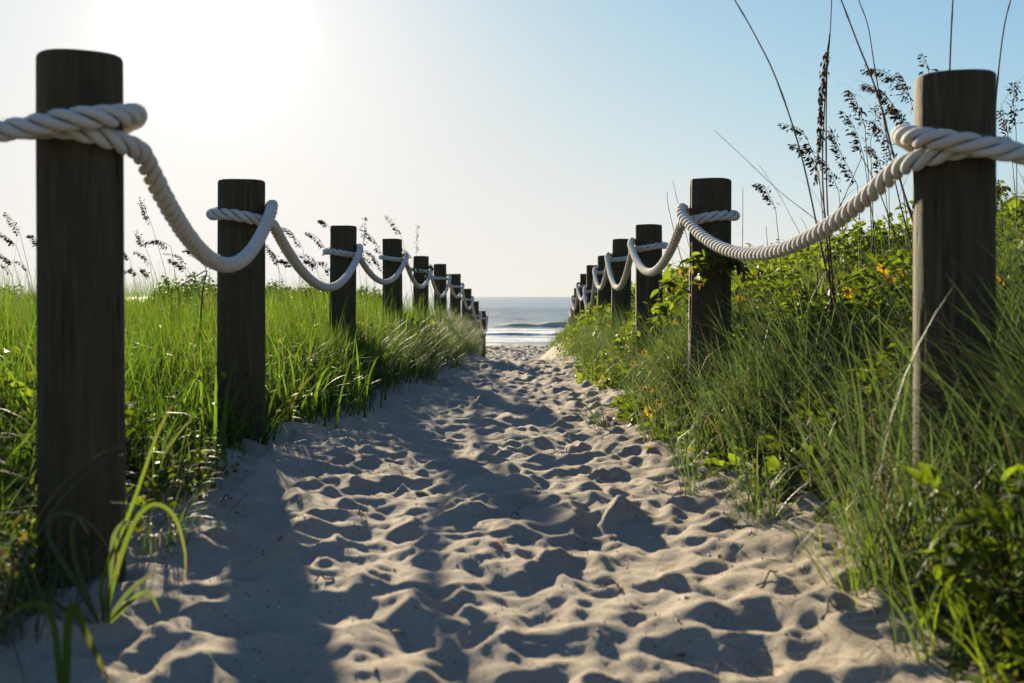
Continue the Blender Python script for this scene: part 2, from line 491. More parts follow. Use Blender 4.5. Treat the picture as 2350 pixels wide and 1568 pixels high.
# x, y, radius, top z, rope z, sag of the span that leaves towards the sea
def row(spec):
    return [dict(x=a, y=b, r=c, top=d, rope=e, sag=f) for (a, b, c, d, e, f) in spec]
LEFT = row([(-.950, 2.20, .088, .525, .370, .235), (-1.128, 4.15, .0965, .480, .345, .265), (-1.255, 7.35, .0975, .518, .335, .215),
            (-1.197, 10.0, .0995, .578, .395, .235), (-1.170, 12.75, .0995, .519, .345, .30), (-1.115, 15.6, .099, .512, .305, .235),
            (-1.030, 18.1, .099, .412, .20, .29), (-.950, 20.6, .099, .162, -.04, .28), (-.858, 23.0, .099, -.11, -.41, .42), (-.775, 25.5, .099, -.368, -.53, 0)])
RIGHT = row([(1.063, 2.40, .0905, .526, .358, .20), (.950, 4.80, .1015, .562, .392, .215), (1.012, 7.33, .0995, .529, .377, .29),
             (1.112, 10.2, .0985, .589, .40, .245), (1.182, 12.6, .099, .518, .325, .40), (1.230, 15.0, .099, .472, .10, .17),
             (1.280, 17.4, .099, .396, .20, .30), (1.340, 19.9, .099, .17, -.03, .22), (1.440, 22.3, .099, -.10, -.30, .30), (1.540, 24.8, .099, -.36, -.56, 0)])
LL = ['big dark timber post closest to the camera on the left', 'second post on the left, tall grass around its foot',
      'third post on the left, grey wood standing in green grass', 'fourth post on the left, rope looped near its flat top',
      'fifth post on the left side of the sandy path', 'sixth post on the left, its rope dipping deepest below eye level',
      'seventh post on the left, top just above the sea horizon', 'eighth post on the left, top level with the sea horizon',
      'ninth post on the left, next to last before the beach', 'last post on the left where the path meets the beach']
LR = ['big dark timber post closest to the camera on the right, left edge sunlit', 'second post on the right with a leafy vine wrapped across it',
      'third post on the right with a small knot above the grass', 'fourth post on the right behind the deep hanging rope',
      'fifth post on the right, partly hidden behind the fourth', 'sixth post on the right with its rope tied low',
      'seventh post on the right, top just above the sea horizon', 'eighth post on the right, thin sliver of wood at the horizon',
      'ninth post on the right, mostly hidden by ropes and grass', 'last post on the right beside the sea view']
for i, p in enumerate(LEFT): make_post(p['x'], p['y'], p['r'], p['top'], LL[i], None, (.006 * ((i * 7) % 5 - 2) * (i > 0), .004 * ((i * 3) % 5 - 2)), i)
for i, p in enumerate(RIGHT):
    make_post(p['x'], p['y'], p['r'], p['top'], LR[i], [(R_(-52), .1, 1.3, .007)] if i == 1 else None, (.006 * ((i * 3) % 5 - 2) * (i > 0), .004 * ((i * 7) % 5 - 2)), 40 + i)
END_L = dict(x=-3.1, y=1.55, r=.095, top=.60, rope=.40)
END_R = dict(x=3.1, y=1.7, r=.095, top=.62, rope=.34)
make_post(END_L['x'], END_L['y'], .095, END_L['top'], 'timber corner post further out to the left of the path', None, (0, 0), 71)
make_post(END_R['x'], END_R['y'], .095, END_R['top'], 'timber corner post further out to the right of the path', None, (0, 0), 72)

# ------------------------------------------------------------------ ropes
RR0 = .0255
def rope_line(posts, end, sg, droop):
    P = []
    def pol(p, deg, rad, z): P.append((p['x'] + sg * rad * math.cos(R_(deg)), p['y'] + rad * math.sin(R_(deg)), z))
    def span(a, b, sag, n=60):
        a, b = np.array(a), np.array(b)
        for t in np.linspace(0, 1, n)[1:-1]:
            q = a + (b - a) * t; q[2] -= 4 * sag * t * (1 - t); P.append(tuple(q))
    p0 = posts[0]
    # turn round the corner post, then the cross span to the front of the nearest post
    Re = end['r'] + RR0 + .004
    for dg in np.arange(-200, 61, 12):
        P.append((end['x'] + sg * Re * math.cos(R_(dg)), end['y'] + Re * math.sin(R_(dg)), end['rope'] + .00025 * (dg + 70)))
    Rr = p0['r'] + RR0 - .003
    z1 = p0['rope'] + droop
    tgt = (p0['x'] + sg * (Rr + .047) * math.cos(R_(-108)), p0['y'] + (Rr + .047) * math.sin(R_(-108)), z1)
    span(P[-1], tgt, .10)
    for dg in np.arange(-108, 0, 9):
        u = (dg + 108) / 108
        pol(p0, dg, Rr + .047 - .040 * smoothstep(.35, 1.0, u), z1 + (p0['rope'] + .034 - z1) * u)
    for i, p in enumerate(posts):
        Rr = p['r'] + RR0 - .003
        if i > 0:
            pass
        for dg in np.arange(6, 352, 9):
            u = (dg - 6) / 346
            rad = Rr + .008 * max(0, 1 - dg / 45)
            pol(p, dg, rad, p['rope'] + .036 - .072 * u ** 1.1 + .004 * math.sin(dg * .05 + i))
        if i + 1 < len(posts):
            q = posts[i + 1]; Rq = q['r'] + RR0 - .002
            a = (p['x'] + sg * Rr, p['y'] + .06, p['rope'] - .043)
            b = (q['x'] + sg * (Rq + .030), q['y'] - .11, q['rope'] - .002)
            P.append((p['x'] + sg * Rr, p['y'] + .01, p['rope'] - .038)); P.append(a)
            span(a, b, p['sag']); P.append(b)
            P.append((q['x'] + sg * (Rq + .014), q['y'] - .025, q['rope'] + .032))
        else:
            e = (p['x'] + sg * Rr, p['y'] + .03, p['rope'] - .05)
            P.append(e)
            for k in range(1, 9): P.append((e[0], e[1] + .05 * min(k, 2) + .004 * k, e[2] - .05 * max(0, k - 1)))
    return np.array(P)

def resample(P, step):
    d = np.r_[0, np.cumsum(np.linalg.norm(np.diff(P, axis=0), axis=1))]
    s = np.arange(0, d[-1], step)
    Q = np.stack([np.interp(s, d, P[:, k]) for k in range(3)], 1)
    for _ in range(5):
        Q[1:-1] = .25 * Q[:-2] + .5 * Q[1:-1] + .25 * Q[2:]
    return Q

def make_rope(posts, end, sg, droop, pitch_span, pitch_wrap, label):
    Q = resample(rope_line(posts, end, sg, droop), .012)
    d = np.r_[0, np.cumsum(np.linalg.norm(np.diff(Q, axis=0), axis=1))]
    pc = np.array([[p['x'], p['y']] for p in posts])
    # local pitch: laid looser where the rope turns round a post
    dist = np.min(np.linalg.norm(Q[:, None, :2] - pc[None], axis=2), axis=1)
    w = smoothstep(.28, .14, dist)
    pitch = pitch_span * (1 - w) + pitch_wrap * w
    ph = np.r_[0, np.cumsum(np.diff(d) / pitch[1:])]
    # adaptive stations, denser near the camera
    segs = np.clip(19 - Q[:, 1] * .9, 8, 19)
    cum = np.r_[0, np.cumsum(np.diff(ph) * segs[1:])]
    n = int(cum[-1])
    u = np.interp(np.arange(n), cum, np.arange(len(Q)))
    C = np.stack([np.interp(u, np.arange(len(Q)), Q[:, k]) for k in range(3)], 1)
    PH = np.interp(u, np.arange(len(Q)), ph)
    T = np.gradient(C, axis=0); T /= np.linalg.norm(T, axis=1)[:, None]
    N = np.zeros_like(T); nn = np.cross(T[0], [0, 0, 1.]); nn /= np.linalg.norm(nn)
    for i in range(n):
        nn = nn - T[i] * np.dot(nn, T[i]); nn /= np.linalg.norm(nn); N[i] = nn
    B = np.cross(T, N)
    root = empty('rope', tuple(C[0]))
    tag(root, label, 'rope', 'ropes strung between the posts')
    c0 = C[0]
    for k in range(3):
        a = sg * 2 * PI * (PH + k / 3)
        rad = np.cos(a)[:, None] * N + np.sin(a)[:, None] * B
        jit = 1 + .04 * vnoise(PH * 1.7 + k * 9, PH * 0, 3)
        Sc = C + rad * .0150 * jit[:, None]
        St = np.gradient(Sc, axis=0); St /= np.linalg.norm(St, axis=1)[:, None]
        e1 = rad - St * np.sum(rad * St, 1)[:, None]; e1 /= np.linalg.norm(e1, axis=1)[:, None]
        e2 = np.cross(St, e1)
        ns = 9
        th = np.linspace(0, 2 * PI, ns, endpoint=False)
        pl = np.interp(u, np.arange(len(Q)), pitch)
        rs = .0098
        r2 = np.minimum(.0118, pl / 6 * np.cos(np.arctan(2 * PI * .0145 / pl)) * .80)
        V = Sc[:, None, :] + rs * np.cos(th)[None, :, None] * e1[:, None, :] + (r2[:, None] * np.sin(th)[None, :])[:, :, None] * e2[:, None, :]
        i0 = np.arange(n - 1)[:, None] * ns + np.arange(ns)[None, :]
        j0 = np.arange(n - 1)[:, None] * ns + (np.arange(ns)[None, :] + 1) % ns
        q = np.stack([i0.ravel(), j0.ravel(), (j0 + ns).ravel(), (i0 + ns).ravel()], 1)
        me = np_mesh('strand', V.reshape(-1, 3) - c0, q, None, MAT['rope'])
        link('strand', me, root)
    r = np.random.default_rng(n)
    near = np.where(C[:, 1] < 8.5)[0]; nf = 15000
    k = r.choice(near, nf); a = r.uniform(0, 2 * PI, nf)
    out = np.cos(a)[:, None] * N[k] + np.sin(a)[:, None] * B[k]
    base_ = C[k] + out * .0235 - c0
    dirn = out * r.uniform(.2, 1, (nf, 1)) + T[k] * r.normal(0, .8, (nf, 1)) + r.normal(0, .35, (nf, 3))
    dirn /= np.linalg.norm(dirn, axis=1)[:, None]
    ln = r.gamma(2, .0022, nf)[:, None]
    sd = np.cross(dirn, r.normal(0, 1, (nf, 3))); sd /= np.linalg.norm(sd, axis=1)[:, None]
    V = np.stack([base_ - sd * .00022, base_ + sd * .00022, base_ + dirn * (ln + .003)], 1).reshape(-1, 3)
    me = np_mesh('loose_fibres', V, None, np.arange(nf * 3).reshape(-1, 3), MAT['rope'])
    link('loose_fibres', me, root)['kind'] = 'stuff'
    print('rope tris', 3 * 2 * len(q))
make_rope(LEFT, END_L, 1, -.022, .112, .135, 'thick white twisted rope sagging from post to post on the left of the path')
make_rope(RIGHT, END_R, -1, -.030, .132, .150, 'thick white twisted rope sagging from post to post on the right of the path')

# ------------------------------------------------------------------ blades
def blades(bx, by, L, w, az, th0, th1, seg=4, bz=None, dry=None, fold=0.0, kink=None, taper=.75):
    n = len(bx)
    if bz is None: bz = base_h(bx, by) - .01
    t = np.linspace(0, 1, seg + 1)
    th = th0[:, None] + th1[:, None] * (t[None, :] ** 1.5)
    if kink is not None: th = th + kink[:, None] * (t[None, :] > .6)
    ds = L[:, None] / seg
    tm = .5 * (th[:, 1:] + th[:, :-1])
    r = np.concatenate([np.zeros((n, 1)), np.cumsum(np.sin(tm) * ds, 1)], 1)
    h = np.concatenate([np.zeros((n, 1)), np.cumsum(np.cos(tm) * ds, 1)], 1)
    ca, sa = np.cos(az)[:, None], np.sin(az)[:, None]
    Px = bx[:, None] + r * ca; Py = by[:, None] + r * sa; Pz = bz[:, None] + h
    tw = rng.uniform(-.9, .9, n)
    wx = -np.sin(az + tw)[:, None]; wy = np.cos(az + tw)[:, None]
    ww = w[:, None] * .5 * ((1 - t[None, :]) ** taper) * (.55 + .45 * np.minimum(1, t[None, :] * 5))
    V = np.empty((n, 2 * seg + 1, 3))
    V[:, 0:2 * seg:2, 0] = (Px - wx * ww)[:, :seg]; V[:, 1:2 * seg:2, 0] = (Px + wx * ww)[:, :seg]
    V[:, 0:2 * seg:2, 1] = (Py - wy * ww)[:, :seg]; V[:, 1:2 * seg:2, 1] = (Py + wy * ww)[:, :seg]
    V[:, 0:2 * seg:2, 2] = Pz[:, :seg]; V[:, 1:2 * seg:2, 2] = Pz[:, :seg]
    V[:, 2 * seg, 0] = Px[:, seg]; V[:, 2 * seg, 1] = Py[:, seg]; V[:, 2 * seg, 2] = Pz[:, seg]
    nv = 2 * seg + 1
    b = (np.arange(n) * nv)[:, None]
    k = np.arange(seg - 1)[None, :] * 2
    q = np.stack([(b + k).ravel(), (b + k + 1).ravel(), (b + k + 3).ravel(), (b + k + 2).ravel()], 1)
    tr = np.stack([b[:, 0] + 2 * seg - 2, b[:, 0] + 2 * seg - 1, b[:, 0] + 2 * seg], 1)
    rnd = np.repeat(rng.random(n), nv)
    if dry is None: dry = (rng.random(n) < .04).astype(float) * rng.random(n)
    tt = np.zeros(nv); tt[0:2 * seg:2] = t[:seg]; tt[1:2 * seg:2] = t[:seg]; tt[-1] = 1
    dr = np.clip(np.repeat(dry, nv), 0, 1)
    return V.reshape(-1, 3), q, tr, rnd, dr

def blade_obj(name, sets, mat, parent=None, loc=(0, 0, 0)):
    Vs, Qs, Ts, Rs, Ds = [], [], [], [], []
    off = 0
    for V, q, t, r, d in sets:
        Vs.append(V); Qs.append(q + off); Ts.append(t + off); Rs.append(r); Ds.append(d); off += len(V)
    V = np.vstack(Vs) - np.array(loc)
    me = np_mesh(name, V, np.vstack(Qs), np.vstack(Ts), mat, True, {'rnd': np.concatenate(Rs), 'dry': np.concatenate(Ds)})
    print(name, 'tris', 2 * sum(map(len, Qs)) + sum(map(len, Ts)))
    return link(name, me, parent, None if loc == (0, 0, 0) else loc)

def scatter(n, x0, x1, y0, y1, dens, tuft=0, spread=.03):
    """rejection sampling of a density function; optional tufts"""
    k = n if tuft == 0 else n // tuft
    X_, Y_ = [], []
    got = 0
    while got < k:
        x = rng.uniform(x0, x1, k * 2); y = rng.uniform(y0, y1, k * 2)
        ok = rng.random(k * 2) < dens(x, y)
        X_.append(x[ok]); Y_.append(y[ok]); got += ok.sum()
        if len(X_) > 60: break
    x = np.concatenate(X_)[:k]; y = np.concatenate(Y_)[:k]
    if tuft:
        x = np.repeat(x, tuft); y = np.repeat(y, tuft)
        x = x + rng.normal(0, spread, len(x)); y = y + rng.normal(0, spread, len(y))
    return x, y
def clear(x, y, rad=.11):
    ok = np.ones(len(x), bool)
    for p in LEFT + RIGHT: ok &= (x - p['x']) ** 2 + (y - p['y']) ** 2 > rad ** 2
    return ok
def wedge(x, y, m=.8): return (np.abs(x) < .53 * y + m)

# --- left meadow
def dL(x, y):
    e = edgeL(y)
    s = smoothstep(.12, -.28, x - e + .15 * fbm(x * 2.5, y * 2.5, 91, 3))
    near = np.clip(2.6 / (1 + .16 * y), .25, 1)
    return s * near * wedge(x, y) * (.10 + .90 * smoothstep(-.35, .15, fbm(x * 2.2, y * 2.2, 92, 3)))
def az_rand(n, bias, k):
    return np.arctan2(rng.normal(0, 1, n) + k * math.sin(bias), rng.normal(0, 1, n) + k * math.cos(bias))
sets = []
for (n, y0, y1, wsc) in ((26000, 1.3, 7, 1.0), (34000, 6.5, 15, 1.15), (22000, 14, 27, 1.6)):
    x, y = scatter(n, -14.5, -.45, y0, y1, dL, 5, .035)
    ok = clear(x, y) & wedge(x, y, 1.2); x, y = x[ok], y[ok]; n = len(x)
    edge = smoothstep(-.55, .0, x - edgeL(y))
    hh = rng.uniform(.16, .47, n) * (1 - .45 * edge) * (.95 + .60 * fbm(x * 1.5, y * 1.5, 93, 3)) * smoothstep(32, 20, y)
    hh = np.maximum(hh, .08)
    sets.append(blades(x, y, hh * 1.12, rng.uniform(.004, .010, n) * wsc, az_rand(n, PI * .9, .35), np.abs(rng.normal(.05, .18, n)),
                       rng.gamma(2.0, .33, n), 5, None, (rng.random(n) < .09) * rng.random(n)))
x, y = scatter(8000, -12, -.9, 3, 24, dL, 3, .06)
ok = clear(x, y) & wedge(x, y) & (x - edgeL(y) < -.25); x, y = x[ok], y[ok]; n = len(x)
sets.append(blades(x, y, rng.uniform(.42, .80, n), rng.uniform(.004, .008, n) * np.clip(y / 7, 1, 1.8), az_rand(n, PI * .9, .5), np.abs(rng.normal(.05, .14, n)),
                   rng.gamma(2.0, .28, n), 7, None, (rng.random(n) < .2) * rng.random(n)))
cx_, cy_ = scatter(150, -12, -1.5, 4.5, 19, lambda x, y: wedge(x, y, .2) * 1.0)
x = np.repeat(cx_, 46) + rng.normal(0, .09, len(cx_) * 46); y = np.repeat(cy_, 46) + rng.normal(0, .09, len(cx_) * 46)
hc = np.repeat(rng.uniform(.38, .72, len(cx_)), 46); n = len(x)
ok = clear(x, y) & (x - edgeL(y) < -.3); x, y, hc = x[ok], y[ok], hc[ok]; n = len(x)
sets.append(blades(x, y, hc * rng.uniform(.5, 1.05, n), rng.uniform(.005, .010, n) * np.clip(y / 8, 1, 1.6), az_rand(n, PI, .4), np.abs(rng.normal(.12, .16, n)),
                   rng.gamma(2.4, .38, n), 7, None, (rng.random(n) < .22) * rng.random(n)))
x, y = scatter(2600, -11, -1.3, 5, 20, lambda x, y: dL(x, y) * smoothstep(-.1, .3, fbm(x * .8, y * .8, 98, 2)), 3, .05)
ok = wedge(x, y); x, y = x[ok], y[ok]; n = len(x)
sets.append(blades(x, y, rng.uniform(.55, .95, n), rng.uniform(.003, .006, n) * np.clip(y / 7, 1, 1.8), az_rand(n, PI, .7), np.abs(rng.normal(.08, .14, n)),
                   rng.gamma(2.2, .3, n), 8, None, (rng.random(n) < .3) * rng.random(n)))
o = blade_obj('meadow_grass', sets, MAT['grass'])
tag(o, 'lush bright green dune grass filling the left side behind the posts', 'grass', None, 'stuff')

# broad leaved grass shoots mixed in on the left
sets = []
for (n, y0, y1, wsc) in ((8200, 2.3, 9, 1.0), (5200, 8, 18, 1.2)):
    x, y = scatter(n, -9, -.75, y0, y1, dL, 4, .05)
    ok = clear(x, y) & wedge(x, y); x, y = x[ok], y[ok]; n = len(x)
    sets.append(blades(x, y, rng.uniform(.2, .50, n), rng.uniform(.011, .021, n) * wsc, az_rand(n, 0, .2), np.abs(rng.normal(.15, .25, n)),
                       rng.gamma(2.6, .48, n), 8, None, (rng.random(n) < .10) * rng.random(n), taper=.6))
o = blade_obj('broad_grass', sets, MAT['grass'])
tag(o, 'broad bladed shoots standing among the finer grass on the left', 'grass', None, 'stuff')

# --- finer arching edge grass, left verge of the path from the third post on
def dE(x, y):
    d = x - edgeL(y)
    return smoothstep(.16, -.05, d) * smoothstep(-.9, -.4, d) * smoothstep(4.5, 7.5, y) * smoothstep(29, 24, y)
x, y = scatter(19000, -2.2, -.3, 4.8, 29, dE, 9, .035)
ok = clear(x, y); x, y = x[ok], y[ok]; n = len(x)
s1 = blades(x, y, rng.uniform(.22, .58, n), rng.uniform(.003, .0055, n), az_rand(n, -.5, 1.2), np.abs(rng.normal(.2, .2, n)),
            rng.gamma(2.6, .42, n), 6, None, (rng.random(n) < .16) * rng.random(n))
o = blade_obj('verge_grass', [s1], MAT['fine'])
tag(o, 'fine arching grass leaning over the left verge of the path', 'grass', None, 'stuff')

# --- right bank fine grass
def dR(x, y):
    e = edgeR(y)
    s = smoothstep(-.10, .22, x - e + .15 * fbm(x * 2.5, y * 2.5, 95, 3))
    near = np.clip(2.4 / (1 + .15 * y), .25, 1) * (1 - .70 * smoothstep(.28, .65, x - e) * smoothstep(2.9, 4.2, y))
    return s * near * wedge(x, y) * (.08 + .92 * smoothstep(-.3, .15, fbm(x * 2.2, y * 2.2, 96, 3)))
sets = []
for (n, x0, x1, y0, y1, Lm, wm) in ((18000, .55, 3.6, 1.8, 5.5, .66, .0082), (19000, .5, 7, 5, 12, .52, .0064), (15000, .5, 13, 11, 30.5, .42, .0085)):
    x, y = scatter(n, x0, x1, y0, y1, dR, 9, .03)
    ok = clear(x, y) & wedge(x, y, 1.2); x, y = x[ok], y[ok]; n = len(x)
    edge = smoothstep(.5, .0, x - edgeR(y))
    sets.append(blades(x, y, rng.uniform(.45, 1.25, n) * Lm * (1 - .4 * edge), rng.uniform(.6, 1.3, n) * wm, az_rand(n, PI, .55),
                       np.abs(rng.normal(.18, .2, n)), rng.gamma(2.8, .42, n), 7, None, (rng.random(n) < .16) * rng.random(n)))
x, y = scatter(5000, .7, 2.6, 19, 32, lambda x, y: smoothstep(-.05, .1, x - edgeR(y)), 5, .05)
n = len(x)
sets.append(blades(x, y, rng.uniform(.15, .42, n), rng.uniform(.006, .010, n), az_rand(n, PI, .4), np.abs(rng.normal(.2, .2, n)), rng.gamma(2.6, .35, n), 5, None, (rng.random(n) < .2) * rng.random(n)))
o = blade_obj('dune_grass', sets, MAT['fine'])
tag(o, 'long fine arching dune grass covering the right bank', 'grass', None, 'stuff')
# upright green grass on the crest of the right dune
def dC(x, y): return smoothstep(1.3, 2.2, x) * wedge(x, y) * (.3 + .7 * smoothstep(-.3, .2, fbm(x * 1.1, y * 1.1, 97, 3)))
x, y = scatter(22000, 1.2, 12, 3.4, 22, dC, 5, .03)
ok = clear(x, y); x, y = x[ok], y[ok]; n = len(x)
s1 = blades(x, y, rng.uniform(.25, .62, n), rng.uniform(.004, .008, n) * np.clip(y / 8, 1, 2), az_rand(n, PI, .3), np.abs(rng.normal(.05, .15, n)),
            rng.gamma(2.0, .3, n), 5, None, (rng.random(n) < .08) * rng.random(n))
o = blade_obj('crest_grass', [s1], MAT['grass'])
tag(o, 'upright yellow green grass along the top of the right dune', 'grass', None, 'stuff')

# ------------------------------------------------------------------ leaves
def leaf_cloud(P, size, mat_name, up=.6, seed=0, dryp=.03, sun=None):
    """ovate leaves, folded along the midrib: 6 verts, 4 tris each"""
    n = len(P)
    r = np.random.default_rng(seed + 500)
    a = r.uniform(0, 2 * PI, n); pit = r.normal(-.15, .55, n)
    d = np.stack([np.cos(a) * np.cos(pit), np.sin(a) * np.cos(pit), np.sin(pit)], 1)
    nrm = r.normal(0, 1, (n, 3)); nrm[:, 2] = np.abs(nrm[:, 2]) + up * 1.5
    s = np.cross(d, nrm); s /= np.linalg.norm(s, axis=1)[:, None] + 1e-9
    u = np.cross(s, d)
    L = size * r.uniform(.45, 1.7, n); Wd = L * r.uniform(.5, .7, n) * .5
    f = r.uniform(.1, .45, n) * Wd
    def pt(l, w, h): return P + d * (L * l)[:, None] + s * (Wd * w)[:, None] + u * (f * h)[:, None]
    V = np.stack([pt(0, 0, 0), pt(.35, -1, 1), pt(.4, 0, 0), pt(.35, 1, 1), pt(.75, -.6, .5), pt(.75, .6, .5), pt(1.0, 0, -.6)], 1)
    b = (np.arange(n) * 7)[:, None]
    t = np.concatenate([b + np.array([[0, 1, 2]]), b + np.array([[0, 2, 3]])])
    q = np.concatenate([b + np.array([[1, 4, 6, 2]]), b + np.array([[2, 6, 5, 3]])])
    rnd = np.repeat(r.random(n), 7); dry = np.repeat((r.random(n) < dryp) * r.random(n), 7)
    return V.reshape(-1, 3), q, t, rnd, dry

def canopy(x, y):
    """height of the leafy creeper mat on the right"""
    d = x - edgeR(y)
    return smoothstep(-.1, .55, d) * (.30 + .12 * smoothstep(.5, 1.2, d) + .30 * fbm(x * 1.9, y * 1.9, 101, 3)) + .02
def dV(x, y):
    d = x - edgeR(y)
    return smoothstep(-.12, .15, d + .12 * fbm(x * 3, y * 3, 103, 3)) * wedge(x, y) * smoothstep(2.8, 4.6, y + .7 * x) * np.clip(3.0 / (1 + .12 * y), .2, 1)
def dV2(x, y):
    return dV(x, y) * smoothstep(-.5, -.05, fbm(x * 1.6, y * 1.6, 104, 3))
sets = []
for (n, x1, y0, y1, sz) in ((52000, 5, 2.6, 8, .045), (30000, 8, 8, 15, .052), (19000, 13, 15, 30.5, .06)):
    x, y = scatter(n, .4, x1, y0, y1, dV2)
    u = rng.random(len(x)) ** .6
    P = np.stack([x, y, base_h(x, y) + canopy(x, y) * (.1 + 1.05 * u)], 1)
    sets.append(leaf_cloud(P, sz, 'leaf', .6, int(y0)))
o = blade_obj('creeper_leaves', sets, MAT['leaf'])
tag(o, 'small bright leaves of the low flowering creeper on the right bank', 'plants', None, 'stuff')

# broad low leaves at the right front corner
def dK(x, y): return smoothstep(.72, 1.0, x + .1 * fbm(x * 5, y * 5, 105, 3)) * smoothstep(2.5, 1.9, y) * wedge(x, y, .5)
x, y = scatter(5200, .7, 2.4, 1.0, 2.5, dK)
u = rng.random(len(x)) ** .7
P = np.stack([x, y, base_h(x, y) + u * (.05 + .28 * smoothstep(.8, 1.4, x))], 1)
s1 = leaf_cloud(P, .034, 'leaf', .6, 77, .12)
x, y = scatter(900, .66, 1.4, 1.2, 2.6, lambda x, y: smoothstep(.66, .85, x) * .8)
s2 = blades(x, y, rng.uniform(.08, .3, len(x)), rng.uniform(.004, .007, len(x)), az_rand(len(x), PI, .6), np.abs(rng.normal(.4, .3, len(x))), rng.gamma(2.5, .4, len(x)), 6)
o = blade_obj('corner_creeper', [s1, s2], MAT['leaf'])
tag(o, 'low dark creeping plants in the right front corner', 'plants', None, 'stuff')
# leafy weeds between the grass on the left
x, y = scatter(15000, -9, -.7, 3, 20, lambda x, y: dL(x, y) * smoothstep(0, .3, fbm(x * 1.4, y * 1.4, 106, 3)))
P = np.stack([x, y, base_h(x, y) + rng.random(len(x)) * .34], 1)
s1 = leaf_cloud(P, .038, 'leaf', .5, 88)
x, y = scatter(5200, -1.45, -.82, 1.55, 3.4, lambda x, y: smoothstep(-.85, -1.1, x) * smoothstep(.0, .3, fbm(x * 5, y * 5, 107, 3) + .15))
P = np.stack([x, y, base_h(x, y) + rng.random(len(x)) * .13], 1)
o = blade_obj('meadow_weeds', [s1, leaf_cloud(P, .022, 'leaf', .5, 89, .4)], MAT['leaf'])
tag(o, 'small leafy weeds low in the grass on the left', 'plants', None, 'stuff')

# short straw and rootlets littered on the verges
x, y = scatter(9500, -1.7, 2.2, 1.4, 12, lambda x, y: np.maximum(smoothstep(.28, .0, np.abs(x - edgeL(y))), smoothstep(.52, .05, np.abs(x - edgeR(y)))) * .9 * smoothstep(-.5, .2, fbm(x * 3, y * 3, 111, 3)))
n = len(x)
s1 = blades(x, y, rng.uniform(.03, .13, n), rng.uniform(.0015, .003, n), rng.uniform(0, 2 * PI, n), rng.uniform(1.35, 1.6, n), rng.normal(0, .25, n), 3,
            ground_z(x, y) + .006, np.ones(n) * .9)
o = blade_obj('straw_litter', [s1], MAT['fine'])
tag(o, 'dry straw and rootlets littered along both edges of the path', 'litter', None, 'stuff')

x, y = scatter(3600, -1.5, 1.6, 1.45, 9, lambda x, y: np.clip(2.2 / y, 0, 1) * (x > edgeL(y) - .3) * (x < edgeR(y) + .3))
n = len(x); P = np.stack([x, y, ground_z(x, y) + .0012], 1); sz = rng.gamma(2.2, .0009, n)[:, None]
off = np.array([[1, 0, -.3], [-.5, .87, -.3], [-.5, -.87, -.3], [0, 0, .9]])
V = (P[:, None] + off[None] * sz[:, None] * rng.uniform(.6, 1.4, (n, 4, 3))).reshape(-1, 3)
t = np.concatenate([(np.arange(n) * 4)[:, None] + np.array([f]) for f in ([0, 1, 2], [0, 1, 3], [1, 2, 3], [2, 0, 3])])
m = M('shell_grit'); MAT['grit'] = m.done(m.pbsdf(m.ramp(m.attr('rnd'), [(.0, (.06, .04, .025)), (.55, (.16, .11, .07)), (.8, (.55, .48, .40))]), .6, .3))
tag(link('shell_grit', np_mesh('shell_grit', V, None, t, MAT['grit'], False, {'rnd': np.repeat(rng.random(n), 4)})),
    'tiny bits of shell, bark and grit strewn over the sand path', 'grit', None, 'stuff')

# ------------------------------------------------------------------ tubes and single plants
def tube(pts, rad, ns=6, mat=None, name='stem'):
    P = np.array(pts, float); n = len(P)
    rad = np.broadcast_to(np.asarray(rad, float), (n,))
    T = np.gradient(P, axis=0); T /= np.linalg.norm(T, axis=1)[:, None] + 1e-12
    N = np.cross(T, [.31, .95, .05]); N /= np.linalg.norm(N, axis=1)[:, None] + 1e-12
    B = np.cross(T, N)
    th = np.linspace(0, 2 * PI, ns, endpoint=False)
    V = P[:, None] + rad[:, None, None] * (np.cos(th)[None, :, None] * N[:, None] + np.sin(th)[None, :, None] * B[:, None])
    i = np.arange(n - 1)[:, None] * ns + np.arange(ns)[None, :]
    j = np.arange(n - 1)[:, None] * ns + (np.arange(ns)[None, :] + 1) % ns
    q = np.stack([i.ravel(), j.ravel(), (j + ns).ravel(), (i + ns).ravel()], 1)
    return V.reshape(-1, 3), q

def spline(ctrl, n=24):
    c = np.array(ctrl, float)
    if len(c) == 2: return c[0] + (c[1] - c[0]) * np.linspace(0, 1, n)[:, None]
    c = np.vstack([2 * c[0] - c[1], c, 2 * c[-1] - c[-2]])
    out = []
    m_ = len(c) - 3
    for s in range(m_):
        p0, p1, p2, p3 = c[s:s + 4]
        for t in np.linspace(0, 1, max(3, n // m_), endpoint=(s == m_ - 1)):
            out.append(.5 * ((2 * p1) + (-p0 + p2) * t + (2 * p0 - 5 * p1 + 4 * p2 - p3) * t * t + (-p0 + 3 * p1 - 3 * p2 + p3) * t ** 3))
    return np.array(out)

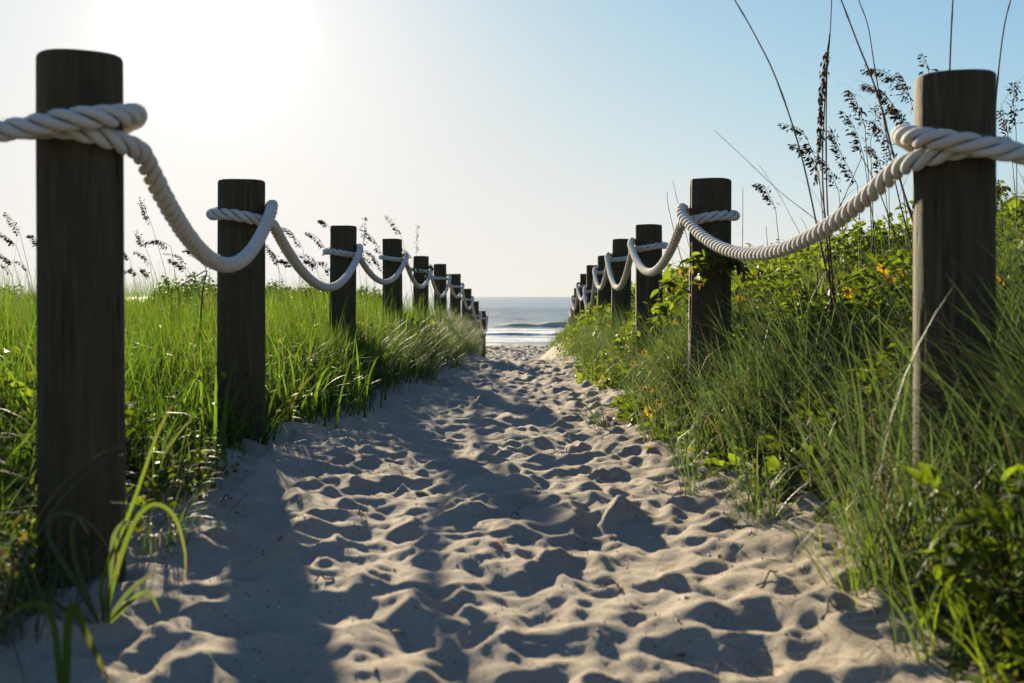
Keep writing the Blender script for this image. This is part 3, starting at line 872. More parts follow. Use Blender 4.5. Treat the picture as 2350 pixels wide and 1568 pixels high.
def spikelets(line, n, size, seed, droop=(0, 0, -1), spread=.5, blen=.02):
    """flat oval seed husks hanging along a flower stalk, each a closed 8-face lozenge"""
    r = np.random.default_rng(seed)
    k = (r.random(n) ** .9) * (len(line) - 1)
    k0 = np.minimum(k.astype(int), len(line) - 2); f = (k - k0)[:, None]
    A = line[k0] * (1 - f) + line[k0 + 1] * f
    T = line[k0 + 1] - line[k0]; T /= np.linalg.norm(T, axis=1)[:, None] + 1e-9
    d = np.array(droop)[None] * .8 + T * .75 + r.normal(0, spread * .5, (n, 3))
    d /= np.linalg.norm(d, axis=1)[:, None]
    off = d * (blen * r.uniform(.1, 1.3, n))[:, None] + r.normal(0, .004, (n, 3))
    side = np.cross(d, r.normal(0, 1, (n, 3))); side /= np.linalg.norm(side, axis=1)[:, None]
    u = np.cross(side, d)
    u_t = (k / (len(line) - 1))
    L = size * r.uniform(.7, 1.25, n) * (1 - .35 * u_t)
    O = A + off
    def pt(l, w, h): return O + d * (L * l)[:, None] + side * (L * w)[:, None] + u * (L * h)[:, None]
    V = np.stack([pt(0, 0, 0), pt(.45, .21, 0), pt(.5, 0, .07), pt(.45, -.21, 0), pt(.5, 0, -.07), pt(1, 0, 0)], 1)
    b = (np.arange(n) * 6)[:, None]
    F = [[0, 1, 2], [0, 2, 3], [0, 3, 4], [0, 4, 1], [5, 2, 1], [5, 3, 2], [5, 4, 3], [5, 1, 4]]
    t = np.concatenate([b + np.array([ff]) for ff in F])
    br = []
    # branchlets
    bl_v = np.stack([A, A + [0, 0, .0012], O], 1).reshape(-1, 3)
    V2 = np.vstack([V.reshape(-1, 3), bl_v])
    t2 = (np.arange(n) * 3)[:, None] + np.array([[0, 1, 2]]) + n * 6
    rnd = np.concatenate([np.repeat(r.random(n), 6), np.zeros(n * 3)])
    return V2, np.vstack([t, t2]), rnd

def oat(name, label, stem_pts, head_pts, r0, nsp, size, mat_stem, mat_seed, group, seed, leaves=0, cat='sea oats'):
    """stem_pts from the ground up, head_pts the flowering part, world coordinates"""
    base = np.array(stem_pts[0])
    root = empty(name, tuple(base))
    tag(root, label, cat, group)
    line = spline(stem_pts + head_pts[:1] if head_pts else stem_pts, 26) - base
    V, q = tube(line, np.linspace(r0, r0 * (.45 if head_pts else .5), len(line)), 6)
    link('stem', np_mesh('stem', V, q, None, mat_stem), root)
    if head_pts:
        hl = spline(head_pts, 16) - base
        V, q = tube(hl, np.linspace(r0 * .45, r0 * .2, len(hl)), 5)
        Vs, t, rnd = spikelets(hl[1:], nsp, size, seed)
        me = np_mesh('seed_head', np.vstack([V, Vs]), q, t + len(V), mat_seed, False, {'rnd': np.r_[np.full(len(V), .3), rnd]})
        link('seed_head', me, root)
    for k in range(leaves):
        f = random.uniform(.02, .35)
        p = line[int(f * (len(line) - 1))]
        n = 1
        az = random.uniform(0, 2 * PI)
        s = blades(np.array([p[0]]), np.array([p[1]]), np.array([random.uniform(.35, .65)]), np.array([.005]), np.array([az]),
                   np.array([random.uniform(.1, .35)]), np.array([random.uniform(.8, 2.2)]), 12, np.array([p[2]]), np.array([.25]))
        me = np_mesh('leaf', s[0], s[1], s[2], MAT['fine'], True, {'rnd': s[3], 'dry': s[4]})
        link('leaf', me, root)
    return root

def ground_under(x, y): return np.array([x, y, float(base_h(np.array([x]), np.array([y]))[0])])

# ---- sea oats on the left: tip px, base px of the head, depth, foot px
LO = [
 ((15, 489), (30, 508), (46, 537), 8.6, 78, 'tallest drooping seed head at the left edge, left of the big post'),
 ((-4, 531), (18, 545), (38, 566), 8.2, 70, 'seed head cut by the left edge, under the tallest one there'),
 ((66, 538), (80, 546), (92, 568), 8.8, 96, 'small seed head half hidden by the left edge of the big post'),
 ((-6, 580), (14, 592), (32, 606), 8.0, 60, 'lowest seed head at the left edge of the picture'),
 ((325, 461), (334, 484), (347, 513), 8.4, 385, 'highest feathery seed head between the two nearest left posts'),
 ((316, 532), (322, 548), (333, 563), 9.0, 352, 'short upright seed head just right of the big left post'),
 ((334, 556), (362, 551), (392, 566), 7.6, 400, 'long level seed head under the highest one by the big left post'),
 ((422, 573), (440, 575), (463, 590), 9.0, 480, 'seed head right under the first sagging rope'),
 ((390, 594), (408, 602), (430, 617), 8.6, 450, 'drooping seed head left of and below the rope on the left'),
 ((288, 621), (303, 619), (318, 631), 9.5, 322, 'low seed head close to the right side of the big left post'),
 ((326, 618), (334, 622), (340, 636), 9.5, 345, 'small low tuft of seeds beside the big left post'),
 ((486, 592), (494, 600), (503, 616), 10., 512, 'seed head touching the left edge of the second left post'),
 ((646, 521), (668, 532), (694, 568), 9.0, 722, 'feathery seed head above the rope right of the second left post'),
 ((632, 600), (652, 596), (680, 612), 8.2, 712, 'wide level seed head low right of the second left post'),
 ((612, 560), (622, 575), (632, 598), 9.6, 650, 'seed head hugging the right edge of the second left post'),
 ((704, 532), (728, 545), (755, 582), 8.4, 782, 'dense dark seed head left of the third left post'),
 ((734, 505), (744, 508), (756, 522), 9.4, 784, 'thin tip of a seed head above and left of the third left post'),
 ((702, 596), (716, 602), (730, 625), 9.0, 752, 'small seed head below the second rope loop on the left'),
 ((736, 600), (746, 606), (757, 634), 9.0, 775, 'seed head low against the left side of the third left post'),
 ((838, 495), (836, 530), (833, 566), 9.6, 822, 'straight upright seed spike between third and fourth left posts'),
 ((842, 533), (858, 550), (878, 586), 8.8, 884, 'dense drooping seed head left of the fourth left post'),
 ((842, 575), (860, 590), (882, 622), 8.8, 872, 'lower dark seed head left of the fourth left post'),
 ((888, 494), (904, 512), (922, 545), 9.8, 965, 'high feathery seed head above the fourth left post'),
 ((958, 517), (957, 540), (956, 585), 13.5, 955, 'upright seed head rising behind the fifth left post'),
]
for i, (tip, mid, bas, Y, foot, lab) in enumerate(LO):
    Y = Y if Y > 7.6 else 7.8
    hb = at(*bas, Y); f = ground_under((foot - CX) / FPX * Y, Y + .15)
    f = f - np.array([0, 0, .02])
    midp = f * .5 + hb * .5 + np.array([.02 + .03 * ((i * 7) % 3), 0, .03])
    oat('sea_oat', 'sea oat, ' + lab, [f, midp], [hb, at(*mid, Y - .03), at(*tip, Y - .06)], .0035, 58 + (i * 5) % 22, .034,
        MAT['green_stem'], MAT['seed'], 'sea oats behind the left posts', 900 + i, 2)

rr_ = random.Random(12)
FAR = ['left edge of the picture', 'hidden half behind the big left post', 'just right of the big left post', 'midway between the two nearest left posts',
       'left side of the second left post', 'right side of the second left post', 'a little right of the second left post', 'just left of the third left post',
       'right side of the third left post', 'left side of the fourth left post', 'right side of the fourth left post', 'left side of the fifth left post',
       'left of the bent reed', 'behind the second left post', 'halfway between the second and third left posts', 'beside the sixth left post',
       'left of the sixth left post', 'far left corner of the skyline']
for i in range(18):
    Y = rr_.uniform(10, 15); px = [60, 120, 300, 420, 470, 640, 690, 730, 820, 860, 930, 940, 350, 500, 700, 1010, 980, 20][i] + rr_.uniform(-12, 12)
    py = rr_.uniform(590, 640); hb = at(px, py, Y); f = ground_under(hb[0] + rr_.uniform(-.05, .15), Y)
    oat('sea_oat', 'slender low sea oat far back, ' + FAR[i], [f, f * .5 + hb * .5 + np.array([.02, 0, .02])],
        [hb, hb + np.array([-.06, 0, .09]), hb + np.array([-.16 - rr_.random() * .05, 0, .12 + rr_.random() * .06])], .004, 48, .036, MAT['green_stem'], MAT['seed'], 'far thin sea oats behind the left posts', 1200 + i, 0)

# ---- sea oats on the right with seed heads
RO = [
 ((1795, 283), (1840, 300), (1869, 358), 5.2, 1945, 'drooping seed head furthest left on the right dune', 0, 46),
 ((1908, 294), (1925, 340), (1968, 426), 5.0, 1985, 'long thin seed head just right of the dry hanging one', 0, 60),
 ((1934, 254), (1962, 295), (1982, 358), 5.0, 2040, 'loose seed head in the middle of the right sky', 0, 44),
 ((1986, 155), (2040, 170), (2099, 235), 4.6, 2150, 'highest arching seed head left of the big right post', 0, 60),
 ((1986, 192), (2030, 215), (2086, 302), 4.4, 2140, 'rich brown seed head under the highest one by the big right post', 1, 74),
 ((2012, 239), (2008, 280), (1998, 322), 4.8, 2005, 'narrow upright seed head pointing straight up', 0, 26),
 ((2000, 275), (2030, 310), (2062, 372), 4.7, 2120, 'brown seed head just above the rope loop of the big right post', 1, 40),
 ((2114, 121), (2124, 138), (2134, 172), 4.4, 2150, 'short seed tip peeking over the top of the big right post', 1, 16),
 ((2329, 189), (2326, 240), (2332, 300), 4.6, 2335, 'upright dark seed head right of the big right post', 0, 44),
 ((2292, 415), (2294, 430), (2296, 452), 4.6, 2310, 'small brown seed tuft under the rope right of the big right post', 1, 26),
 ((2034, 352), (2038, 380), (2040, 400), 5.2, 2035, 'little dark seed tip left of the rope near the big right post', 0, 18),
]
for i, (tip, mid, bas, Y, foot, lab, br, nsp) in enumerate(RO):
    hb = at(*bas, Y); f = ground_under((foot - CX) / FPX * Y, Y + .1) - np.array([0, 0, .02])
    midp = f * .45 + hb * .55 + np.array([.02, 0, .02])
    oat('sea_oat', 'sea oat, ' + lab, [f, midp], [hb, at(*mid, Y - .02), at(*tip, Y - .05)], .0036, int(nsp * 2.1), .030,
        MAT['green_stem'], MAT['seed_brown'] if br else MAT['seed'], 'sea oats on the right dune', 950 + i, 3)
EX = [((1822, 330), (1850, 345), (1880, 400), 'small head half way up between the leftmost stalk and the hanging one'),
      ((1945, 205), (1962, 225), (1985, 290), 'upper middle head left of the two high arching ones'),
      ((2050, 246), (2070, 262), (2090, 318), 'head tucked against the big right post above its rope'),
      ((1990, 335), (2010, 352), (2030, 410), 'low head over the upper end of the sagging right rope'),
      ((1880, 360), (1900, 380), (1925, 440), 'low head right under the hanging brown one'),
      ((2300, 250), (2308, 285), (2322, 350), 'second head right of the big right post, lower than its neighbour'),
      ((1735, 420), (1755, 430), (1780, 480), 'lone low head left of all the dark reeds'),
      ((2060, 165), (2078, 190), (2098, 260), 'brown head just left of the top of the big right post')]
for i, (tip, mid, bas, lab) in enumerate(EX):
    Y = 4.5 + .17 * i; hb = at(*bas, Y); f = ground_under(hb[0] + .06, Y + .1) - np.array([0, 0, .02])
    oat('sea_oat', 'sea oat, ' + lab, [f, f * .45 + hb * .55 + np.array([.02, 0, .02])], [hb, at(*mid, Y - .02), at(*tip, Y - .05)], .0036, 92, .029,
        MAT['green_stem'], MAT['seed_brown'] if i % 2 else MAT['seed'], 'sea oats on the right dune', 1300 + i, 2)
# dry hanging head
Y = 3.9
root = oat('dry_reed', 'tall dry reed with a heavy brown seed head hanging straight down', [ground_under((1905 - CX) / FPX * Y, Y) , at(1908, 700, Y), at(1888, 420, Y), at(1893, 230, Y), at(1903, 88, Y)],
           [at(1903, 88, Y), at(1890, 170, Y), at(1884, 260, Y), at(1880, 330, Y), at(1872, 412, Y)], .0042, 260, .026, MAT['stem'], MAT['seed_brown'], 'tall dark reeds on the right dune', 990, 0, 'reed')

# ---- tall dark bare stems leaving the top of the picture
ST = [
 ([(1955, 860), (1925, 730), (1890, 590), (1840, 360), (1785, 190), (1735, 85), (1680, -10), (1610, -120)], 3.6, .0042, 'tall dark reed leaning far left, cut by the top of the picture'),
 ([(1925, 800), (1915, 690), (1898, 450), (1897, 200), (1906, 60), (1912, -90)], 3.9, .0042, 'straight dark reed rising beside the hanging dry seed head'),
 ([(2155, 760), (2110, 560), (2062, 400), (2015, 220), (1965, 90), (1925, -15), (1890, -110)], 3.5, .0047, 'thick dark reed curving up left of the big right post'),
 ([(2130, 760), (2100, 600), (2055, 420), (2010, 170), (1992, 60), (1968, -10), (1950, -100)], 4.1, .0036, 'thin dark reed close right of the thick curving one'),
 ([(2170, 700), (2174, 400), (2180, 150), (2187, -5), (2192, -120)], 3.4, .0045, 'dark reed rising from behind the top of the big right post'),
 ([(2270, 760), (2272, 500), (2280, 320), (2290, 180), (2305, 60), (2325, -20), (2345, -100)], 3.4, .0038, 'dark reed standing just right of the big right post'),
 ([(1872, 760), (1885, 560), (1930, 470), (1978, 360)], 4.4, .0035, 'broken dark reed ending behind the rope in the right middle'),
 ([(2100, 700), (2060, 560), (2018, 440), (1976, 356)], 4.4, .0040, 'broken dark reed leaning left from the rope'),
 ([(1698, 700), (1704, 560), (1705, 430)], 4.9, .0028, 'short straight dark reed right behind the second right post'),
 ([(1778, 760), (1768, 640), (1758, 520)], 5.0, .0030, 'short dark reed under the sagging rope on the right'),
 ([(1600, 720), (1565, 600), (1535, 480), (1531, 440)], 5.4, .0028, 'thin dark reed left of the second right post'),
 ([(1612, 690), (1580, 560), (1552, 450), (1544, 415)], 5.6, .0022, 'thin spiky twig leaning behind the second right post'),
 ([(2060, 760), (2010, 640), (1890, 520), (1790, 440), (1705, 360), (1640, 300)], 4.6, .0022, 'long thin pale grass stalk leaning far left across the sky'),
 ([(1990, 780), (1850, 560), (1790, 450), (1742, 378)], 4.8, .0018, 'fine green stalk with a thin tip above the right rope'),
]
for i, (pts, Y, r, lab) in enumerate(ST):
    w = [at(px, py, Y) for px, py in pts]
    f = ground_under(w[0][0] + .05, Y + .05)
    base = f
    root = empty('tall_reed', tuple(base)); tag(root, lab, 'reed', 'tall dark reeds on the right dune')
    line = spline([f] + w, 46) - base
    rad = np.linspace(r, r * .45, len(line))
    # joints of the cane
    for k in range(6, len(line) - 3, 9): rad[k] *= 1.35
    V, q = tube(line, rad, 7)
    link('stem', np_mesh('stem', V, q, None, MAT['stem'] if i not in (13,) else MAT['green_stem']), root)
    for k in range(3 if i < 8 else 1):
        u = random.uniform(.15, .55)
        p = line[int(u * (len(line) - 1))]
        s = blades(np.array([p[0]]), np.array([p[1]]), np.array([random.uniform(.3, .6)]), np.array([.0042]), np.array([random.uniform(0, 2 * PI)]),
                   np.array([random.uniform(.15, .5)]), np.array([random.uniform(1.3, 3.2)]), 16, np.array([p[2]]), np.array([.35]))
        link('leaf', np_mesh('leaf', s[0], s[1], s[2], MAT['fine'], True, {'rnd': s[3], 'dry': s[4]}), root)

# bent dry blade on the left
Y = 6.2
pts = [ground_under((455 - CX) / FPX * Y, Y), at(463, 690, Y), at(475, 621, Y), at(470, 622, Y), at(440, 640, Y), at(396, 668, Y)]
root = empty('bent_reed', tuple(pts[0])); tag(root, 'dry brown reed snapped over like an elbow left of the second left post', 'reed')
line = np.vstack([spline(pts[:3], 14), spline(pts[3:], 10)]) - pts[0]
V, q = tube(line, np.linspace(.006, .003, len(line)), 6)
link('stem', np_mesh('stem', V, q, None, MAT['stem']), root)

# ------------------------------------------------------------------ tufts standing free on the sand, each a thing
def tuft(x, y, n, Lr, wr, bias, k, lab, mat='fine', lean=.3, curl=.45, group='grass tufts on the path edge', dryp=.2, name='grass_tuft', seg=9):
    z0 = gz(x, y)
    bx = x + rng.normal(0, .012 + .0003 * n, n); by = y + rng.normal(0, .012 + .0003 * n, n)
    s = blades(bx, by, rng.uniform(Lr[0], Lr[1], n), rng.uniform(wr[0], wr[1], n), az_rand(n, bias, k), np.abs(rng.normal(lean, .25, n)),
               rng.gamma(2.5, curl, n), seg, np.full(n, z0 - .01), (rng.random(n) < dryp) * rng.random(n), taper=.65)
    o = blade_obj(name, [s], MAT[mat], None, (x, y, z0))
    tag(o, lab, 'grass tuft', group)
    return o
TU = [
 (.80, 2.12, 90, (.25, .70), (.004, .008), PI * .85, .5, 'big reddish based grass tuft at the sand edge below the big right post', 'fine'),
 (.74, 2.95, 70, (.15, .42), (.003, .006), PI, .6, 'brown dead rooted grass tuft on the right edge of the sand', 'fine'),
 (.60, 3.35, 26, (.10, .34), (.003, .005), PI, .4, 'small green tuft standing out on the sand at the right', 'fine'),
 (.66, 3.75, 40, (.14, .42), (.003, .006), PI, .5, 'pale tuft spilling over sand in front of the second right post', 'fine'),
 (.47, 5.15, 24, (.12, .40), (.006, .010), PI * .95, 2.5, 'narrow tuft leaning left out of the yellow flowered creeper', 'fine'),
 (.62, 4.45, 34, (.12, .40), (.003, .006), PI, .6, 'wispy tuft left of the foot of the second right post', 'fine'),
 (.93, 2.62, 50, (.25, .65), (.003, .006), PI, .5, 'arching tuft left of the foot of the big right post', 'fine'),
 (1.15, 2.12, 46, (.35, .75), (.004, .007), PI * .9, .4, 'long bladed tuft arching in front of the big right post', 'fine'),
 (1.35, 2.0, 40, (.35, .70), (.004, .007), PI * .9, .6, 'long bladed tuft at the right edge of the picture', 'fine'),
 (-1.10, 3.85, 60, (.10, .34), (.006, .012), 0, .3, 'leafy tuft on the sand at the foot of the second left post', 'grass'),
 (-1.28, 3.35, 50, (.10, .30), (.006, .011), 0, .4, 'ragged tuft with yellow blades on sand between the nearest left posts', 'grass'),
 (-1.02, 4.0, 16, (.22, .42), (.010, .016), 0, .6, 'broad bladed tuft leaning right across the second left post', 'grass'),
 (-.93, 5.55, 40, (.12, .34), (.005, .010), 0, .5, 'green tuft at the grass edge before the third left post', 'grass'),
 (-.50, 8.9, 40, (.10, .32), (.004, .007), 0, .8, 'low yellowish sprig lying out on the far left sand edge', 'grass'),
 (-.62, 7.3, 60, (.2, .5), (.003, .006), 0, 1.2, 'fine tuft arching onto the path from the left verge', 'fine'),
]
for t in TU: tuft(*t)

# the blurred plant with broad arching leaves in front of the big left post
def broad_leaf(pts, w, mat, parent, base, name='leaf', dry=0.0):
    line = spline([np.array(p) for p in pts], 18) - base
    T = np.gradient(line, axis=0); T /= np.linalg.norm(T, axis=1)[:, None]
    side = np.cross(T, [0.25, -1.0, .25]); side /= np.linalg.norm(side, axis=1)[:, None] + 1e-9
    up = np.cross(side, T)
    t = np.linspace(0, 1, len(line)); ww = w * .5 * np.minimum(1, .5 + t * 3) * (1 - t ** 3) ** .8 + .0005
    V = np.stack([line - side * ww[:, None] + up * (ww * .35)[:, None], line, line + side * ww[:, None] + up * (ww * .35)[:, None]], 1).reshape(-1, 3)
    i = np.arange(len(line) - 1) * 3
    q = np.concatenate([np.stack([i, i + 1, i + 4, i + 3], 1), np.stack([i + 1, i + 2, i + 5, i + 4], 1)])
    me = np_mesh(name, V, q, None, mat, True, {'rnd': np.full(len(V), random.random() * .6), 'dry': np.clip(np.repeat(t, 3) ** 5 * .9 + .12, 0, 1)})
    return link(name, me, parent)
Yp = 1.88
bx0 = np.array([(240 - CX) / FPX * Yp, Yp, 0]); bx0[2] = gz(bx0[0], bx0[1])
root = empty('beach_grass_plant', tuple(bx0))
tag(root, 'young plant with broad arching green blades before the big left post', 'plant')
def A(px, py, Y): return at(px, py, Y)
fan = [
 [(245, 1420), (262, 1330), (305, 1205), (352, 1158), (400, 1185), (425, 1270), (424, 1340)],
 [(235, 1425), (255, 1300), (262, 1230), (290, 1195), (272, 1225), (272, 1340)],
 [(245, 1430), (290, 1365), (330, 1330), (360, 1310)],
 [(250, 1432), (300, 1380), (340, 1360), (368, 1408)],
 [(225, 1430), (170, 1330), (110, 1230), (130, 1180), (190, 1190), (235, 1235), (262, 1290)],
 [(225, 1430), (180, 1310), (165, 1230), (178, 1190), (205, 1230)],
 [(215, 1430), (150, 1400), (95, 1360), (60, 1375)],
 [(240, 1430), (235, 1330), (300, 1170), (360, 1000), (395, 930)],
]
for k, f in enumerate(fan):
    broad_leaf([A(px, py, Yp - .02 * j * (1 if k % 2 else -1)) for j, (px, py) in enumerate(f)], .0085 if k != 7 else .006, MAT['grass' if k in (0, 3, 7) else 'fine'], root, bx0)
# very near blade at the bottom left
Yq = 1.55
b2 = np.array([(150 - CX) / FPX * Yq, Yq, 0.]); b2[2] = gz(b2[0], b2[1])
root = empty('beach_grass_plant', tuple(b2)); tag(root, 'single long blade bending down to the bottom edge at the left', 'plant')
broad_leaf([b2, at(160, 1400, Yq), at(205, 1470, Yq - .02), at(262, 1590, Yq - .06)], .012, MAT['grass'], root, b2)
broad_leaf([b2, at(120, 1420, Yq), at(60, 1390, Yq + .02), at(10, 1420, Yq + .03)], .009, MAT['grass'], root, b2)
# wispy blades arching across the front of the two big posts
def wisps(cx, cy, n, lab, Lr, bias):
    z0 = gz(cx, cy)
    bx = cx + rng.normal(0, .05, n); by = cy + rng.normal(0, .05, n)
    s = blades(bx, by, rng.uniform(*Lr, n), rng.uniform(.003, .006, n), az_rand(n, bias, 1.0), np.abs(rng.normal(.2, .2, n)), rng.gamma(3.5, .45, n), 14,
               np.full(n, z0 - .01), (rng.random(n) < .2) * rng.random(n))
    tag(blade_obj('grass_tuft', [s], MAT['fine'], None, (cx, cy, z0)), lab, 'grass tuft', 'grass tufts on the path edge')
wisps(-1.02, 1.80, 26, 'thin dark tuft arching in front of the big left post', (.3, .6), .3)
wisps(-1.25, 1.95, 46, 'blurred green tuft at the left edge beside the big left post', (.3, .7), .6)
wisps(-1.32, 1.62, 40, 'blurred tuft in the lower left corner', (.2, .45), 1.0)
wisps(-.93, 1.86, 80, 'tangled weeds right of the foot of the big left post', (.06, .22), 5.2)
wisps(-1.10, 1.78, 120, 'dark tangled grass in front of the big left post', (.1, .34), .4)
wisps(-.98, 2.02, 60, 'short ragged grass round the foot of the big left post', (.08, .26), 5.5)
wisps(-1.16, 2.15, 70, 'dense low grass left of the foot of the big left post', (.15, .42), .8)
wisps(-.86, 2.42, 40, 'low grass right behind the foot of the big left post', (.08, .24), .3)
wisps(-1.02, 2.9, 60, 'loose grass clump on the sand behind the big left post', (.12, .36), .1)
wisps(1.02, 2.12, 60, 'blurred arching grass across the foot of the big right post', (.35, .75), 2.2)
wisps(1.22, 2.05, 60, 'dark arching grass in the lower right before the big post', (.35, .8), 2.4)

# ------------------------------------------------------------------ vine on the second right post
P2 = RIGHT[1]
def leaf_mesh(name, L, wd, mat, rnd):
    t = np.linspace(0, 1, 7)
    prof = np.sin(PI * t ** .8) ** .8 * wd * .5
    prof[0] = .0015; prof[-1] = .0003
    x = t * L; zc = -.18 * L * t ** 2
    Vv = []
    for k in range(7): Vv += [(x[k], -prof[k], zc[k] + prof[k] * .35), (x[k], 0, zc[k]), (x[k], prof[k], zc[k] + prof[k] * .35)]
    i = np.arange(6) * 3
    q = np.concatenate([np.stack([i, i + 3, i + 4, i + 1], 1), np.stack([i + 1, i + 4, i + 5, i + 2], 1)])
    return np_mesh(name, Vv, q, None, mat, True, {'rnd': np.full(21, rnd), 'dry': np.zeros(21)})
VL = [leaf_mesh('leaf', .062, .036, MAT['leaf'], .2), leaf_mesh('leaf', .052, .030, MAT['leaf'], .9), leaf_mesh('leaf', .07, .038, MAT['leaf'], .55)]
VD = [leaf_mesh('dry_leaf', .055, .018, MAT['dry_leaf'], .3), leaf_mesh('dry_leaf', .045, .014, MAT['dry_leaf'], .8)]
def orient(o, d, roll):
    q = Vector(d).to_track_quat('X', 'Z')
    o.rotation_euler = (q @ Matrix.Rotation(roll, 4, 'X').to_quaternion()).to_euler()
def vine(name, label, strands, seed, base, dens=70, group=None, rad=.003, hang=0):
    r = random.Random(seed)
    root = empty(name, tuple(base)); tag(root, label, 'vine', group)
    for si, pts in enumerate(strands):
        line = spline([np.array(p) for p in pts], 30) - base
        line = line + np.stack([.006 * vnoise(np.arange(len(line)) * .7 + seed + k * 9, np.zeros(len(line)), k) for k in range(3)], 1)
        V, q = tube(line, np.linspace(rad, rad * .4, len(line)), 5)
        link('vine_stem', np_mesh('vine_stem', V, q, None, MAT['twig']), root)
        ln = np.sum(np.linalg.norm(np.diff(line, axis=0), axis=1))
        for k in range(int(ln * dens)):
            u = r.uniform(.05, 1) * (len(line) - 1); a = int(min(u, len(line) - 2)); p = line[a] + (line[a + 1] - line[a]) * (u - a)
            dryl = hang and r.random() < hang
            o = link('dry_leaf' if dryl else 'leaf', r.choice(VD if dryl else VL), root)
            d = (r.gauss(0, 1), r.gauss(-.4, 1), -1.6 if dryl else r.gauss(-.05, .6))
            o.location = tuple(p + np.array([r.gauss(0, .014), r.gauss(-.01, .014), r.gauss(0, .014)]))
            orient(o, d, r.uniform(-.8, .8)); s = r.uniform(.6, 1.15); o.scale = (s, s, s)
f = P2['y'] - .125
base = ground_under(1.25, 4.7)
vine('leafy_vine', 'leafy green vine with dry brown leaves draped across the second right post', [
    [base, at(1740, 740, 4.6), at(1735, 660, f), at(1690, 612, f), at(1640, 605, f - .01), at(1590, 612, f), at(1545, 640, f), at(1512, 662, f)],
    [at(1690, 612, f), at(1640, 628, f - .03), at(1600, 645, f - .03), at(1565, 672, f - .03), at(1530, 700, f - .02), at(1512, 716, f)],
    [at(1735, 640, f), at(1680, 590, f - .02), at(1640, 598, f - .03), at(1600, 596, f - .02), at(1575, 606, f)],
    [at(1750, 680, f + .1), at(1760, 640, f + .1), at(1720, 600, f + .1), at(1690, 592, f + .05)],
    ], 5, base, 85, None, .003, .28)
base = ground_under(1.5, 4.9)
vine('leafy_vine', 'leafy green trailing shoots right of the second right post under the rope', [
    [base, at(1850, 760, 4.9), at(1800, 680, 4.9), at(1755, 640, 4.9), at(1700, 625, 4.85)],
    [at(1850, 760, 4.9), at(1840, 690, 4.9), at(1815, 640, 4.9), at(1840, 610, 4.9)],
    [base, at(1900, 760, 5.0), at(1905, 690, 5.0), at(1880, 640, 5.0)],
    [base, at(2030, 780, 4.9), at(2060, 680, 4.9), at(2030, 610, 4.9), at(2000, 575, 4.9)],
    [base, at(1970, 780, 4.8), at(1960, 690, 4.8), at(1925, 650, 4.8)],
    ], 6, base, 60)
base = ground_under(1.02, 6.6)
vine('leafy_vine', 'small leafy shoot climbing in front of the third right post', [
    [base, at(1530, 790, 6.6), at(1495, 740, 6.6), at(1488, 700, 6.6)], [base, at(1560, 800, 6.6), at(1548, 735, 6.6), at(1515, 690, 6.6)]], 8, base, 45)
base = ground_under(.98, 1.85)
vine('leafy_vine', 'bright blurred leafy shoot in the lower right in front of the big post', [
    [base, at(2240, 1300, 1.85), at(2160, 1180, 1.85), at(2130, 1090, 1.86)],
    [base, at(2280, 1250, 1.8), at(2300, 1130, 1.8), at(2330, 1100, 1.8)],
    [base, at(2200, 1330, 1.8), at(2150, 1270, 1.8), at(2180, 1240, 1.8)]], 11, base, 75)
# scattered upright leafy sprigs on the crest of the right dune
SPR = [(1.55, 5.6, .42, 'leafy sprig on the dune crest just right of the second right post'), (1.95, 6.0, .50, 'leafy sprig rising above the dune under the middle of the right rope'),
       (2.35, 6.3, .52, 'tall leafy sprig on the dune crest left of the big right post'), (2.15, 5.2, .50, 'bushy leafy sprig close left of the big right post'),
       (2.75, 5.6, .52, 'leafy sprig on the dune behind the big right post'), (2.55, 5.0, .50, 'leafy sprig on the dune right of the big right post')]
for i, (x, y, h, lab) in enumerate(SPR):
    b = ground_under(x, y); r = random.Random(60 + i)
    st = []
    for k in range(4):
        a = r.uniform(0, 2 * PI); e = b + np.array([math.cos(a) * .16, math.sin(a) * .12, h * r.uniform(.75, 1.1)])
        st.append([b, b * .5 + e * .5 + np.array([math.cos(a) * .05, 0, .03]), e])
    vine('leafy_sprig', lab, st, 70 + i, b, 42, 'leafy sprigs on the right dune', .0022)

# ------------------------------------------------------------------ yellow flowers
def petal_mesh(L, w, rnd):
    V = [(0.004, 0, 0), (L * .5, -w / 2, .001), (L * .5, 0, .0), (L * .5, w / 2, .001), (L * .9, -w * .3, -.002), (L * .9, w * .3, -.002), (L, 0, -.004)]
    q = [(0, 1, 2, 2)]
    t = [(0, 1, 2), (0, 2, 3), (1, 4, 2), (4, 6, 2), (6, 5, 2), (5, 3, 2)]
    return np_mesh('petal', V, None, t, MAT['petal'], True, {'rnd': np.full(7, rnd), 'dry': np.zeros(7)})
PET = [petal_mesh(.026, .011, .2), petal_mesh(.024, .010, .8)]
def disc_mesh():
    V, t = [], []
    n = 10
    for ring, (rr, hh) in enumerate(((.0085, 0), (.007, .004), (.004, .0058))):
        for k in range(n): V.append((rr * math.cos(2 * PI * k / n), rr * math.sin(2 * PI * k / n), hh))
    V.append((0, 0, .0062))
    q = [(r * n + k, r * n + (k + 1) % n, (r + 1) * n + (k + 1) % n, (r + 1) * n + k) for r in range(2) for k in range(n)]
    t = [(2 * n + k, 2 * n + (k + 1) % n, 3 * n) for k in range(n)]
    return np_mesh('flower_centre', V, q, t, MAT['centre'])
DISC = disc_mesh()
def hit(px, py, hfun, y0=2.5, y1=24):
    for Y in np.arange(y0, y1, .05):
        p = at(px, py, Y)
        if p[2] < float(base_h(np.array([p[0]]), np.array([Y]))[0]) + hfun(p[0], Y): return p
    return at(px, py, 6)
